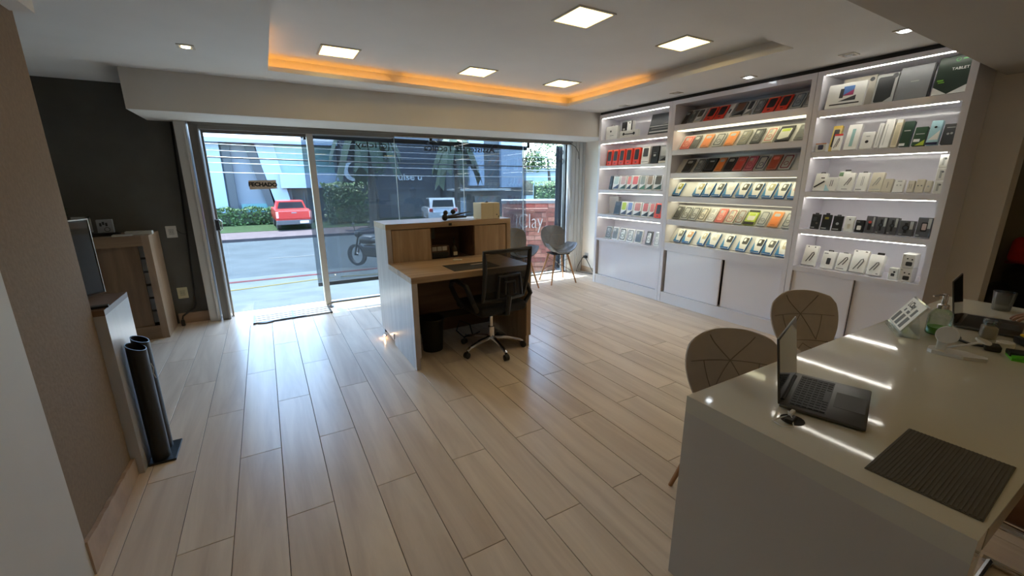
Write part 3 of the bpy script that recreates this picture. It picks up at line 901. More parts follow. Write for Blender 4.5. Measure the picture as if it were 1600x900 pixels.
u2 = unit('middle tall white shelving unit with phone case packs', 3.506, 2.037, U2B, T2, 2.29,
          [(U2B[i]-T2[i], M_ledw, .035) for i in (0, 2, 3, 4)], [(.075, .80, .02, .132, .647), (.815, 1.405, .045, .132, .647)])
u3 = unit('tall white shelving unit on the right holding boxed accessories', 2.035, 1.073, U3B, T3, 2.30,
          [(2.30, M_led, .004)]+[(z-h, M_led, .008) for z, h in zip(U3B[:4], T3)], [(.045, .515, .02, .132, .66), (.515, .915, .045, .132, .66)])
struct('trim_10', B().box(4.16, 1.08, 2.335, 4.5, 4.74, 2.372), M_black, label='dark shadow gap over the shelving')
M_white2 = mat('white_display_board', (0.72, 0.72, 0.70), 0.5, noise=0.01)
# sloping boards that the packs lie on, in the middle unit
SL = R(38)
for z in U2B:
    Lb = 0.20
    b = B().box(0.045, -.004, 0, 3.506-2.037-.045, 0, Lb)
    b.xf(Matrix.Translation((0, .085, z+.003)) @ Matrix.Rotation(-SL, 4, 'X'))
    b.build('sloping_display_board', M_white2, u2)

# ---------------------------------------------------------------- products
PC = {}
def pm(c):
    """plain printed-card colour"""
    if c not in PC:
        PC[c] = mat('card_%d' % len(PC), srgb(*c), 0.4, noise=0.04, nscale=15)
    return PC[c]
WH, OFF, BK, DG, GR, LG = (232, 232, 226), (214, 208, 190), (22, 22, 24), (62, 64, 66), (120, 122, 122), (176, 178, 174)
RED, ORG, PNK, LIM, BLU, TEA, GRN, NVY, BRN, CYA, YEL = (226, 62, 34), (232, 130, 50), (224, 128, 118), (176, 196, 62), (36, 106, 168), (110, 150, 150), (28, 66, 40), (40, 44, 78), (128, 92, 74), (168, 208, 216), (224, 190, 70)
def product(name, label, cat, group, y, z, w_, h, d, lean, body, prints, x=0.03, rz=0.0, bodymat=None):
    """y: world Y of the middle, z: shelf top; front faces the room"""
    m = bodymat or pm(body)
    o = B().rbox(-w_/2, -d, 0, w_/2, 0, h, min(.003, d*.3), 1).build(name, m)
    # back-bottom edge rests on the shelf
    o.location = (SX+x+d, y, z+.0015)
    o.rotation_euler = (-lean, 0, -PI/2+rz)
    tag(o, label, cat, group)
    e = 0.0012
    for pr in prints:
        k, u0, u1, v0, v1, c = pr[:6]
        x0, x1, z0, z1 = -w_/2+u0*w_, -w_/2+u1*w_, v0*h, v1*h
        ya, yb = -d-e*(pr[6] if len(pr) > 6 else 1), -d-.0001
        cx, cz = (x0+x1)/2, (z0+z1)/2
        mm = pm(c)
        if k == 'r':
            B().prism(rrect(x0, z0, x1, z1, .012*min(1, (x1-x0)/.06), 3), ya, yb).build('printed_panel', mm, o)
        elif k == 'q':
            B().box(x0, ya, z0, x1, yb, z1).build('printed_block', mm, o)
        elif k == 'ring':
            rr = min(x1-x0, z1-z0)/2
            annulus(B(), circ(rr, 18, cx, cz), circ(rr*.78, 18, cx, cz), ya, yb).build('ring_print', mm, o)
        elif k == 'disc':
            B().prism(circ(min(x1-x0, z1-z0)/2, 18, cx, cz), ya, yb).build('round_print', mm, o)
        elif k == 'frame':
            t_ = .12*(x1-x0)
            annulus(B(), rrect(x0, z0, x1, z1, .014, 3), rrect(x0+t_, z0+t_, x1-t_, z1-t_, .010, 3), ya, yb).build('case_outline', mm, o)
        elif k == 'tri':
            B().prism([(x0, z0), (x1, z0), (x1, z1)], ya, yb).build('diagonal_print', mm, o)
        elif k == 'tril':
            B().prism([(x0, z0), (x1, z0), (x0, z1)], ya, yb).build('diagonal_print', mm, o)
        elif k == 'hook':
            annulus(B(), rrect(x0, h, x1, h+z1-z0, .006, 3), rrect(x0+.008, h+.004, x1-.008, h+z1-z0-.006, .004, 3), -d*.6, -d*.6+.002).build('hanger_tab', mm, o)
        elif k == 'tab':
            B().prism(rrect(x0, h-.002, x1, h+z1-z0, .004, 3), -d*.6, -d*.6+.003).build('hanger_tab', mm, o)
        elif k == 'cable':
            pts = [(cx+(x1-x0)*.5*a, ya, cz+(z1-z0)*.5*b_) for a, b_ in ((-1, -1), (-.1, .1), (.35, .8), (.75, .95), (.95, .6), (.5, -.1), (0, -.8))]
            B().tube(pts, min(.004, w_*.04), 5).build('cable_print', mm, o)
        elif k == 'stick':
            pts = [(x0, ya, z0), (cx, ya, cz), (x1, ya, z1)]
            B().tube(pts, .006, 5).build('stick_print', mm, o)
        elif k == 'text':
            s = pr[7]
            me = text_mesh(s, 1.0, 0.0006, 0.01)
            xs_ = [v.co.x for v in me.vertices]; zs_ = [v.co.y for v in me.vertices]
            sx_ = (x1-x0)/(max(xs_)-min(xs_)); sz_ = (z1-z0)/(max(zs_)-min(zs_))
            ax, az = (max(xs_)+min(xs_))/2, (max(zs_)+min(zs_))/2
            for v in me.vertices:
                v.co = Vector(((v.co.x-ax)*sx_+cx, ya-v.co.z*.3, (v.co.y-az)*sz_+cz))
            me.materials.append(mm)
            link('printed_words', me, o)
    return o
ORD = ['first', 'second', 'third', 'fourth', 'fifth', 'sixth', 'seventh', 'eighth', 'ninth', 'tenth', 'eleventh', 'twelfth', 'thirteenth', 'fourteenth']
def row(items, z, phrase, group, h0, d0, lean0, x0, default, nm='phone_case_pack', cat='case pack'):
    """items: (y_left, y_right, kind, colours...) read left to right"""
    n = len(items)
    for i, it in enumerate(items):
        yl, yr, kind = it[0], it[1], it[2]
        kw = it[3] if len(it) > 3 else {}
        wv = abs(yl-yr)*kw.get('k', .94)
        look, body, prints = kind
        pos = 'leftmost' if i == 0 else ('rightmost' if i == n-1 else ORD[i]+' from left')
        lab = '%s, %s, %s' % (look, pos, phrase)
        product(kw.get('name', nm), lab, kw.get('cat', cat), group, (yl+yr)/2, z+kw.get('dz', 0), wv, kw.get('h', h0), kw.get('d', d0), R(kw.get('lean', lean0)), body, prints, kw.get('x', x0))

# kinds ------------------------------------------------------------
def red_k():
    return ('red boxed phone case with black window', RED, [('r', .2, .84, .28, .9, (40, 40, 42)), ('q', .38, .62, .1, .16, BK), ('q', .1, .9, .93, .98, (240, 120, 90))])
def clear_k(nm, c, edge, cen=None):
    p = [('frame', .1, .9, .08, .92, edge), ('r', .2, .5, .66, .86, LG, 1.5), ('ring', .28, .72, .22, .58, edge, 1.6)]
    if cen: p.insert(0, ('r', .12, .88, .1, .9, cen, .8))
    return (nm+' phone case pack', c, p)
def solid_k(nm, c, win=LG):
    return (nm+' phone case pack', tuple(min(255, int(v*.6+70)) for v in c), [('r', .1, .9, .06, .92, c), ('r', .22, .78, .66, .86, win, 1.6), ('q', .3, .7, .1, .13, tuple(int(v*.7) for v in c), 1.6)])
def blue_k(nm, pic):
    return ('white and blue pack with %s case' % nm, BLU, [('q', .0, 1.0, .0, 1.0, WH, .8), ('q', .0, .92, .02, .12, BLU, 1.4), ('tril', .0, .35, .12, .7, (60, 140, 190), 1.4), ('r', .36, .94, .45, .9, pic, 1.6), ('r', .44, .66, .64, .84, WH, 2.2), ('q', .4, .6, 1.0, 1.02, BLU, 1)])
def wedge_k(nm, top, pic, foot=BK, body=WH):
    return (nm+' phone case box', body, [('r', .14, .86, .38, .93, pic), ('q', .1, .9, .95, .985, top), ('tri', .0, 1.0, .04, .38, foot, 1.5), ('q', 0, 1, 0, .04, OFF, 1.6)])

def w2y(*p):
    return p
G1, G2, G3 = 'boxes on the left shelving unit', 'phone case packs on the middle shelving unit', 'accessory boxes on the right shelving unit'
# ---- left unit
row([(4.66, 4.425, ('white box with small black logo', WH, [('q', .38, .5, .55, .68, BK), ('q', .4, .7, .28, .31, GR), ('hook', .35, .65, 0, .12, GR)]), dict(h=.17, d=.06)),
     (4.41, 4.325, ('black upright box with grey label', BK, [('r', .3, .8, .5, .62, LG)]), dict(h=.205, d=.06, x=.10)),
     (4.315, 4.215, ('tall white narrow box with black side', WH, [('disc', .4, .6, .82, .95, BK), ('q', .8, 1.0, .0, 1.0, BK, 1.2)]), dict(h=.21, d=.06, x=.10)),
     (4.37, 4.03, ('low white box with black handle print', WH, [('stick', .22, .8, .48, .44, BK), ('disc', .18, .32, .3, .72, BK), ('disc', .74, .88, .26, .68, BK)]), dict(h=.085, d=.05, x=.02, lean=4)),
     (3.97, 3.60, ('wide dark glossy box with rippled silver print', (44, 48, 52), [('q', .05, .95, .1, .16, LG), ('q', .12, .97, .26, .3, GR), ('q', .02, .9, .38, .41, LG), ('tri', .5, 1.0, .45, .62, (90, 92, 94))]), dict(h=.255, d=.03, x=.11, lean=16))],
    2.006, 'left unit top shelf', G1, .2, .05, 3, .05, None, 'accessory_box', 'box')
row([(4.632, 4.524, red_k()), (4.517, 4.409, red_k()), (4.397, 4.29, red_k()), (4.275, 4.158, red_k()), (4.136, 4.022, red_k()),
     (3.995, 3.86, ('white boxed case with dark window', WH, [('r', .18, .82, .42, .92, DG), ('q', .1, .9, .1, .13, GR)])),
     (3.84, 3.72, ('black boxed case with small white print', BK, [('q', .35, .65, .4, .52, LG), ('q', .3, .7, .6, .63, GR)])),
     (3.712, 3.585, ('grey boxed case with clear window', GR, [('r', .15, .9, .4, .92, LG), ('tri', 0, 1, .1, .4, BK), ('q', 0, 1, 0, .12, OFF, 1.4)]))],
    1.667, 'left unit second shelf', G1, .205, .045, 7, .06, None)
row([(4.543, 4.482, ('slim black phone case box', BK, [('q', .2, .8, .2, .4, DG)])), (4.476, 4.352, wedge_k('pale green', BK, (188, 204, 196), NVY)), (4.343, 4.225, wedge_k('grey and pink', BRN, (200, 168, 164), GRN)),
     (4.214, 4.132, wedge_k('pink and black', BK, PNK)), (4.127, 4.005, wedge_k('bright pink', OFF, (222, 110, 108))), (3.993, 3.886, wedge_k('grey camera-print', GR, (150, 158, 150), (70, 120, 90))),
     (3.876, 3.768, wedge_k('tan camera-print', BK, (160, 140, 118), GRN)), (3.757, 3.625, wedge_k('olive camera-print', DG, (92, 88, 72), GRN))],
    1.347, 'left unit third shelf', G1, .18, .04, 10, .05, None)
row([(4.64, 4.44, ('plain grey upright panel box', (186, 184, 182), [('q', .06, .94, .05, .95, (172, 170, 170))]), dict(x=.16, h=.24, d=.05, lean=0)),
     (4.43, 4.30, solid_k('black', (30, 32, 34), DG), dict(lean=14)), (4.297, 4.188, wedge_k('white and lime', WH, LIM, NVY)), (4.182, 4.078, wedge_k('white and blue', WH, (120, 140, 190), NVY)),
     (4.068, 3.93, wedge_k('dusty pink', OFF, (196, 130, 124))), (3.919, 3.806, wedge_k('rose', BK, (206, 108, 100))), (3.797, 3.712, wedge_k('coral', BK, (214, 120, 112))), (3.705, 3.60, red_k())],
    1.012, 'left unit fourth shelf', G1, .18, .035, 10, .05, None)
row([(4.56, 4.44, clear_k('grey-backed', LG, DG, (150, 148, 146))), (4.425, 4.305, clear_k('white dark-marbled', WH, GR, (120, 122, 122))), (4.285, 4.16, clear_k('white black-edged', WH, BK)), (4.145, 4.016, clear_k('pale silver-edged', WH, GR)),
     (3.998, 3.865, clear_k('pale navy-marbled', WH, GR, (110, 120, 134))), (3.812, 3.71, clear_k('black and white', (110, 108, 106), BK, WH)), (3.675, 3.578, clear_k('clear white', WH, LG))],
    .667, 'left unit bottom shelf', G1, .175, .02, 12, .04, None)
# ---- middle unit: packs lie on the sloping boards
def mid(items, z, ph, **k):
    row(items, z+.004, 'middle unit '+ph, G2, k.get('h', .175), k.get('d', .014), 38, .052, None)
mid([(3.425, 3.357, solid_k('brown-black', (52, 44, 42))), (3.34, 3.272, clear_k('grey', GR, DG)), (3.265, 3.175, wedge_k('pale dark-windowed', WH, (84, 80, 78), LG)), (3.145, 3.026, red_k()), (3.019, 2.905, red_k()),
     (2.89, 2.838, ('slim white phone case pack', WH, [('q', .3, .6, .3, .6, BK)])), (2.825, 2.71, wedge_k('brown and black', BK, BRN, BK, GR)), (2.696, 2.63, wedge_k('white and black', BK, DG, GR)),
     (2.607, 2.522, clear_k('smoky grey', GR, DG, (130, 130, 130))), (2.514, 2.40, red_k()), (2.393, 2.285, red_k()), (2.263, 2.165, clear_k('steel blue', LG, (70, 86, 98), (140, 152, 160))), (2.153, 2.092, clear_k('clear grey', LG, GR))],
    2.074, 'unlit top shelf')
mid([(3.421, 3.29, clear_k('pink', PNK, (190, 90, 70), (226, 150, 130))), (3.283, 3.2, solid_k('dark grey', (74, 78, 76))), (3.157, 3.045, solid_k('orange', ORG)), (3.013, 2.9, clear_k('pale grey dark-edged', LG, DG)), (2.877, 2.765, solid_k('bright orange', (240, 140, 50))),
     (2.73, 2.63, clear_k('olive grey', (140, 140, 124), GR)), (2.599, 2.5, clear_k('charcoal', DG, (44, 46, 48), (96, 98, 96))), (2.473, 2.375, clear_k('rose-edged clear', OFF, (200, 120, 110))),
     (2.362, 2.228, ('black and lime phone case pack', BK, [('r', .12, .88, .12, .82, (210, 212, 200)), ('q', .2, .8, .62, .8, LIM, 1.6), ('tri', .1, .9, .05, .22, BK, 1.8)])), (2.193, 2.09, solid_k('slate', (96, 98, 96), GR))],
    1.803, 'second shelf')
mid([(3.365, 3.245, solid_k('black', (34, 34, 34))), (3.21, 3.105, clear_k('clear dark-edged', GR, DG)), (3.095, 2.962, ('wide black phone case pack', BK, [('frame', .12, .9, .1, .92, DG), ('q', .3, .7, .7, .8, LG)])), (2.954, 2.864, solid_k('orange', ORG)), (2.852, 2.752, solid_k('jet black', (24, 24, 26))),
     (2.745, 2.642, solid_k('red', (196, 70, 54), PNK)), (2.629, 2.53, clear_k('magenta-footed', (198, 120, 130), (150, 50, 90))), (2.521, 2.42, clear_k('navy-edged clear', LG, NVY)), (2.402, 2.302, solid_k('rust red', (170, 80, 56), PNK)), (2.29, 2.187, clear_k('wine-edged clear', LG, (120, 36, 52)))],
    1.55, 'unlit third shelf')
BKS = [('olive', (150, 150, 60)), ('sand', (170, 160, 120)), ('clear', (206, 204, 190)), ('dark grey', (70, 74, 66)), ('pale', (214, 212, 206)), ('charcoal', (62, 62, 52)), ('black', (44, 46, 42)), ('khaki', (170, 166, 130)), ('graphite', (80, 84, 82)), ('peach', (222, 170, 140))]
Y4 = [(3.482, 3.365), (3.192, 3.084), (3.075, 2.970), (2.952, 2.850), (2.827, 2.718), (2.68, 2.575), (2.544, 2.443), (2.411, 2.316), (2.291, 2.198), (2.174, 2.09)]
mid([(a-.02 if i == 0 else a, b_, blue_k(*BKS[i])) for i, (a, b_) in enumerate(Y4)], 1.287, 'fourth shelf', d=.022)
mid([(3.433, 3.34, clear_k('black-edged', GR, BK, (90, 92, 92))), (3.324, 3.225, clear_k('black-edged white-footed', LG, BK)), (3.21, 3.114, clear_k('dark-edged clear', LG, DG)), (3.1, 3.006, clear_k('charcoal-edged clear', OFF, DG)), (2.981, 2.89, clear_k('fully clear', WH, LG)),
     (2.88, 2.783, clear_k('salmon pink', PNK, (206, 90, 76), (232, 160, 146))), (2.761, 2.668, clear_k('dusty-rose-edged', OFF, (176, 100, 98))), (2.657, 2.57, clear_k('brown-edged', LG, BRN)),
     (2.559, 2.445, ('lime and black phone case pack', LIM, [('q', 0, 1, .86, 1, BK), ('r', .14, .86, .3, .8, (214, 214, 200)), ('q', .2, .8, .6, .78, LIM, 1.7), ('q', 0, 1, 0, .2, BK)])),
     (2.426, 2.334, clear_k('steel grey', LG, (90, 98, 104))), (2.317, 2.213, solid_k('orange', ORG)), (2.186, 2.106, clear_k('grey-edged clear', LG, (84, 90, 94)))],
    1.02, 'fifth shelf')
Y6 = [(3.39, 3.30), (3.275, 3.165), (3.068, 2.982), (2.95, 2.836), (2.779, 2.675), (2.606, 2.502), (2.448, 2.35), (2.335, 2.235), (2.205, 2.105)]
B6 = [('grey', (110, 112, 104)), ('orange-lensed', (196, 150, 110)), ('beige', (188, 178, 150)), ('clear', (210, 208, 196)), ('black', (36, 36, 36)), ('dark', (54, 54, 50)), ('jet', (28, 28, 30)), ('graphite', (78, 80, 78)), ('ivory', (200, 190, 160))]
mid([(a, b_, blue_k(*B6[i])) for i, (a, b_) in enumerate(Y6)], .745, 'sixth shelf', d=.022)
# ---- right unit
def big(y0, y1, look, name, cat, body, prints, **k):
    product(name, look, cat, G3, (y0+y1)/2, k.get('z', 2.031), abs(y0-y1), k.get('h', .2), k.get('d', .03), R(k.get('lean', 12)), body, prints, k.get('x', .05))
Zt = 2.031
big(1.965, 1.70, 'white keyboard case box with printed laptop, front left of the top right shelf', 'keyboard_case_box', 'box', WH,
    [('q', .12, .90, .12, .17, BK, 1, 'x'), ('q', .42, .70, .48, .86, (90, 130, 190), 1.4), ('tri', .42, .70, .48, .70, (170, 70, 110), 1.8), ('q', .34, .44, .40, .78, DG, 1.5), ('tri', .34, .78, .26, .46, DG, 1.3)], h=.19, d=.025, x=.03)
big(1.905, 1.68, 'white box with black square mark, behind the keyboard case box', 'tablet_case_box', 'box', (206, 200, 186), [('q', .08, .2, .66, .78, (70, 40, 40)), ('disc', .8, .94, .78, .95, DG)], h=.235, d=.03, x=.13, lean=8)
big(1.665, 1.53, 'grey tablet case pack with dark cover and curled strap', 'tablet_case_box', 'box', LG, [('r', .1, .86, .05, .9, (40, 44, 46)), ('tri', .5, 1, .02, .25, LG, 1.6), ('disc', .72, .98, .82, .98, DG, 1.5)], h=.22, d=.02, x=.08, lean=12)
big(1.512, 1.318, 'tall metallic grey tablet sleeve box on the top right shelf', 'tablet_sleeve_box', 'box', (132, 134, 136), [('q', .38, .62, .52, .55, LG), ('q', .95, 1.0, 0, 1, BK, 1.2)], h=.235, d=.025, x=.05, lean=12)
big(1.300, 1.120, 'dark green tablet box on the far right of the top shelf', 'tablet_box', 'box', (24, 44, 28), [('tril', 0, .45, 0, .22, WH), ('tri', .45, 1, 0, .22, WH), ('text', .42, .9, .62, .69, WH, 1.2, 'TABLET'), ('ring', .46, .62, .84, .94, (60, 150, 60)), ('q', .66, .95, .88, .91, (60, 150, 60)), ('q', .08, .26, .36, .40, (120, 180, 60)), ('q', .12, .30, .31, .34, (120, 180, 60))], h=.25, d=.03, x=.04, lean=10)
row([(1.98, 1.895, ('small white box with dark emblem', WH, [('r', .25, .75, .2, .8, NVY), ('q', 0, 1, .9, 1, ORG, 1.2)]), dict(h=.065, d=.05, lean=4, x=.02)),
     (1.925, 1.855, ('yellow and black narrow box', (214, 190, 110), [('r', .2, .8, .15, .85, BK), ('q', 0, 1, .9, 1, YEL)]), dict(h=.21, d=.03, x=.11)),
     (1.868, 1.805, ('white box with red top edge', WH, [('q', 0, 1, .88, 1, (200, 40, 40)), ('cable', .25, .75, .15, .75, BK)]), dict(h=.135, d=.025, x=.04)),
     (1.789, 1.69, ('large white box with teal vertical word', WH, [('q', .38, .62, .12, .82, (150, 190, 186))]), dict(h=.2)),
     (1.677, 1.59, ('white box with small black round mark', WH, [('disc', .36, .64, .3, .52, BK), ('q', .35, .65, .72, .75, GR)]), dict(h=.13)),
     (1.583, 1.55, ('slim plain white upright box', (224, 224, 220), [('q', .45, .55, .1, .9, LG)]), dict(h=.19)),
     (1.545, 1.487, ('tall white box with rounded top', WH, [('q', .1, .9, .9, .97, (240, 240, 236)), ('q', .3, .36, .08, .82, LG)]), dict(h=.215)),
     (1.478, 1.437, ('tall cream narrow box', (216, 206, 176), [('q', .2, .8, .06, .8, (196, 186, 156)), ('q', .1, .9, .88, .98, WH)]), dict(h=.205)),
     (1.43, 1.365, ('dark green upright box', (24, 60, 44), [('q', .2, .8, .6, .64, LG), ('q', .05, .6, .02, .12, WH)]), dict(h=.185)),
     (1.355, 1.28, ('short green box with white caption', (40, 74, 50), [('q', .15, .85, .6, .64, LG), ('q', .1, .6, .2, .35, WH), ('tri', .3, 1, 0, .3, LIM)]), dict(h=.135)),
     (1.271, 1.205, ('pale blue box with earphone print', CYA, [('disc', .35, .6, .6, .85, BK), ('tri', .1, .95, .2, .6, WH), ('q', 0, 1, 0, .1, NVY)]), dict(h=.17, x=.04)),
     (1.199, 1.122, ('dark grey box with white earbuds print', DG, [('disc', .3, .5, .4, .6, LG), ('disc', .55, .75, .42, .62, LG), ('q', .2, .8, .8, .83, LG)]), dict(h=.14))],
    1.697, 'right unit second shelf', G3, .18, .035, 14, .05, None, 'accessory_box', 'box')
cab = lambda c=DG: ('cable', .25, .75, .3, .75, c)
row([(1.966, 1.868, ('white box with black stick print', WH, [('stick', .1, .85, .2, .55, BK), ('q', .5, .8, .7, .76, BK), ('hook', .3, .7, 0, .08, BK)])),
     (1.861, 1.772, ('short white box with pale blue corner', WH, [('tril', 0, .5, 0, .5, CYA), ('q', .4, .46, .35, .8, GR), ('q', .56, .62, .35, .8, GR)]), dict(h=.115, x=.02)),
     (1.82, 1.73, ('white box with green corner behind others', WH, [('q', .05, .4, .75, .95, (90, 120, 90)), ('tab', .4, .9, 0, .1, BK)]), dict(x=.11, h=.165)),
     (1.752, 1.665, ('white box with small bent cable print', WH, [cab(GR), ('q', .1, .6, .1, .13, GR)]), dict(x=.04)),
     (1.656, 1.572, ('white box with upright wire print', WH, [('q', .44, .47, .3, .8, GR), ('q', .56, .59, .3, .8, GR), ('hook', .3, .7, 0, .07, BK), ('q', .1, .6, .08, .12, GR)])),
     (1.562, 1.476, ('off-white box with faint cable print', OFF, [cab(LG), ('q', .1, .9, .1, .13, LG)])),
     (1.471, 1.406, ('small off-white box with single wire', OFF, [('q', .5, .55, .3, .75, GR)]), dict(h=.10, x=.03)),
     (1.401, 1.335, ('small white box with earbuds print', WH, [('disc', .25, .42, .45, .65, LG), ('disc', .58, .75, .45, .65, LG), ('q', .3, .7, .85, .89, GR)]), dict(h=.092, x=.03)),
     (1.319, 1.278, ('slim off-white box with paired wires', OFF, [('q', .3, .36, .3, .7, GR), ('q', .6, .66, .3, .7, GR)]), dict(h=.085, x=.03)),
     (1.272, 1.222, ('small off-white box with two dots', OFF, [('disc', .2, .4, .4, .6, GR), ('disc', .6, .8, .4, .6, GR)]), dict(h=.095, x=.03)),
     (1.216, 1.182, ('very narrow off-white box beside the stack', OFF, [('disc', .3, .7, .4, .6, LG)]), dict(h=.085, x=.03))],
    1.367, 'right unit third shelf', G3, .15, .03, 14, .05, None, 'accessory_box', 'box')
for i, ps in enumerate(('lowest', 'middle', 'topmost')):
    product('stacked_box', 'small white box, %s of three stacked on the right unit' % ps, 'box', G3, 1.147, 1.367+.0895*i, .048, .087, .09, 0, WH, [('q', .35, .6, .2, .8, LG), ('disc', .5, .8, .6, .8, GR)], x=.04)
def blackp(nm):
    return (nm, (28, 27, 26), [('r', .2, .6, .55, .8, DG), ('q', .1, .5, .08, .14, LG), ('disc', .55, .8, .3, .5, (110, 100, 84)), ('tab', .3, .7, 0, .08, BK)])
def watch(nm, strap=BK, square=False):
    p = [('q', .72, .95, .45, .95, LG, 1.0), ('q', .08, .3, .08, .12, LG)]
    p += [('r', .3, .74, .3, .76, BK, 1.6), ('r', .37, .67, .37, .69, (190, 170, 165), 2.2)] if square else [('q', .36, .58, .2, .85, strap, 1.4), ('disc', .22, .72, .32, .74, strap, 2.0), ('disc', .32, .62, .4, .66, (60, 66, 74), 2.6)]
    return (nm, (86, 87, 90), p)
row([(1.925, 1.85, blackp('black accessory pack with grey emblem'), dict(h=.13, d=.015)), (1.843, 1.765, ('black accessory pack with yellow emblem', (28, 27, 26), [('q', .3, .7, .7, .84, (150, 140, 40)), ('q', .1, .6, .08, .14, LG), ('tab', .3, .7, 0, .1, BK)]), dict(h=.13, d=.015)),
     (1.758, 1.68, ('black accessory pack with pale oval print', (28, 27, 26), [('disc', .35, .65, .35, .6, LG), ('q', .1, .7, .08, .14, LG), ('tab', .3, .7, 0, .08, DG)]), dict(h=.125, d=.015)),
     (1.67, 1.60, ('white pack with square adaptor', WH, [('r', .35, .65, .2, .5, OFF), ('disc', .4, .6, .7, .9, GR)]), dict(h=.125, d=.02)),
     (1.593, 1.532, ('small black box with white screen print', BK, [('r', .25, .75, .2, .55, WH), ('q', .1, .5, .8, .88, GR)]), dict(h=.1, d=.035)),
     (1.527, 1.464, ('grey watch box with red dial', (86, 87, 90), [('q', .76, .95, .4, .95, LG), ('r', .3, .66, .18, .6, BK), ('disc', .3, .66, .5, .78, (196, 70, 60), 1.8)]), dict(h=.135)),
     (1.456, 1.389, watch('grey watch box with black round dial'), dict(h=.132)), (1.384, 1.32, watch('grey watch box with black hexagonal dial'), dict(h=.132)),
     (1.314, 1.224, watch('wide grey watch box with bulky black watch'), dict(h=.115)), (1.214, 1.128, watch('grey box with square watch print', BK, True), dict(h=.145))],
    1.045, 'right unit fourth shelf', G3, .13, .05, 6, .03, None, 'accessory_box', 'box')
row([(1.954, 1.84, ('large white box with bent cable print', WH, [('cable', .3, .8, .2, .7, DG), ('disc', .2, .3, .88, .98, BK), ('disc', .7, .8, .88, .98, BK), ('q', 0, 1, 0, .04, GR)]), dict(h=.185)),
     (1.80, 1.695, ('white box with black car charger', WH, [('r', .4, .7, .25, .62, DG), ('hook', .3, .7, 0, .09, BK), ('q', .1, .4, .85, .9, GR)]), dict(h=.15)),
     (1.685, 1.59, ('white box with dark adaptor cable', WH, [('cable', .2, .85, .3, .8, DG), ('tab', .3, .7, 0, .05, BK), ('q', .1, .7, .1, .14, GR)]), dict(h=.15)),
     (1.583, 1.472, ('tallest white box with pale looped cable', WH, [('cable', .25, .8, .15, .65, GR), ('q', .1, .25, .93, .97, BK), ('q', .75, .9, .93, .97, BK), ('q', 0, 1, 0, .04, GR)]), dict(h=.19)),
     (1.464, 1.365, ('deep white box with folded grey cable', WH, [('cable', .2, .75, .2, .65, GR), ('tab', .35, .85, 0, .12, BK), ('q', .7, .85, .06, .09, BK)]), dict(h=.165, d=.055)),
     (1.318, 1.258, ('small white cube box with lens print', WH, [('r', .3, .7, .3, .55, DG), ('disc', .5, .75, .55, .8, BK)]), dict(h=.09, lean=0, d=.06))],
    .707, 'right unit bottom shelf', G3, .16, .035, 14, .04, None, 'accessory_box', 'box')
for i, ps in enumerate(('lower', 'upper')):
    product('stacked_box', 'white earbud box, %s of two stacked at the bottom right' % ps, 'box', G3, 1.215, .707+.1085*i, .075, .105, .12, 0, WH, [('r', .35, .85, .15, .45, DG), ('disc', .36, .5, .6, .74, BK), ('disc', .72, .86, .55, .7, BK), ('q', .08, .25, .84, .88, GR)], x=.02, rz=R(3))
# ================================================================ FURNITURE
M_oak = wood('counter_oak', srgb(150, 122, 92), srgb(190, 162, 128), 'Z', 1.0, 0.45)
M_oakx = wood('counter_oak_long', srgb(150, 122, 92), srgb(190, 162, 128), 'X', 1.0, 0.4)
M_oaks = wood('counter_side', srgb(168, 156, 148), srgb(196, 186, 178), 'Z', 1.4, 0.3)
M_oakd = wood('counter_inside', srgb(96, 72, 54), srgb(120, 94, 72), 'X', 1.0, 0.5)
# reception counter with its desk
rc = thing('reception_counter', 'oak reception counter with raised front and lower desk', 'counter', (0.88, 3.045, 0))
W1, W2 = 1.25, 1.07
ya, yb = 0.675, 1.12
def part(name, b, m, p=rc, smooth=False):
    return b.build(name, m, p, smooth)
part('side_panel', B().box(0, ya, .05, .045, yb, 1.06), M_oaks)
part('side_panel', B().box(W1-.045, ya, .05, W1, yb, 1.06), M_oak)
part('counter_top', B().box(0, ya, 1.06, W1, yb, 1.108), M_oakx)
part('front_panel', B().box(.045, yb-.03, .05, W1-.045, yb, 1.06), M_oakx)
part('back_panel', B().box(.045, yb-.06, .05, W1-.045, yb-.035, 1.06), M_oakd)
part('niche_floor', B().box(.045, ya+.004, .72, W1-.045, yb-.06, .745), M_oakd)
part('niche_side', B().box(.40, ya+.02, .745, .418, yb-.06, 1.06), M_oakd)
part('niche_side', B().box(.845, ya+.02, .745, .863, yb-.06, 1.06), M_oakd)
part('cabinet_door', B().rbox(.05, ya+.006, .748, .405, ya+.024, 1.052, .002, 1), M_oak)
part('cabinet_door', B().rbox(.852, ya+.006, .748, W1-.05, ya+.024, 1.052, .002, 1), M_oak)
for x, y in ((.03, ya+.03), (.03, yb-.04), (W1-.03, ya+.03), (W1-.03, yb-.04)):
    part('foot', B().lathe([(.018, 0), (.018, .05)], (x, y, 0), 12), M_black)
part('black_sticker', B().box(.585, ya-.002, 1.068, .615, ya, 1.092), M_black)
part('desk_top', B().box(0, 0, .718, W2, ya, .765), M_oakx)
for x0, x1 in ((0, .045), (W2-.045, W2)):
    part('desk_side', B().box(x0, 0, .11, x1, ya, .718).box(x0+.006, .02, 0, x1-.006, ya, .11), M_oaks if x0 == 0 else M_oak)
part('modesty_panel', B().box(.045, ya-.10, .28, W2-.045, ya-.08, .70), M_oakd)
part('under_panel', B().box(.05, ya+.01, .05, W1-.05, ya+.03, .72), M_oakd)
part('foot_rail', B().box(.045, ya-.07, .20, W2-.045, ya-.05, .26), mat('dark_rail', (.02, .016, .014), .6))
sp = thing('toe_light', 'small amber spot light under the reception counter side', 'spot light', (0.868, 3.93, 0.03))
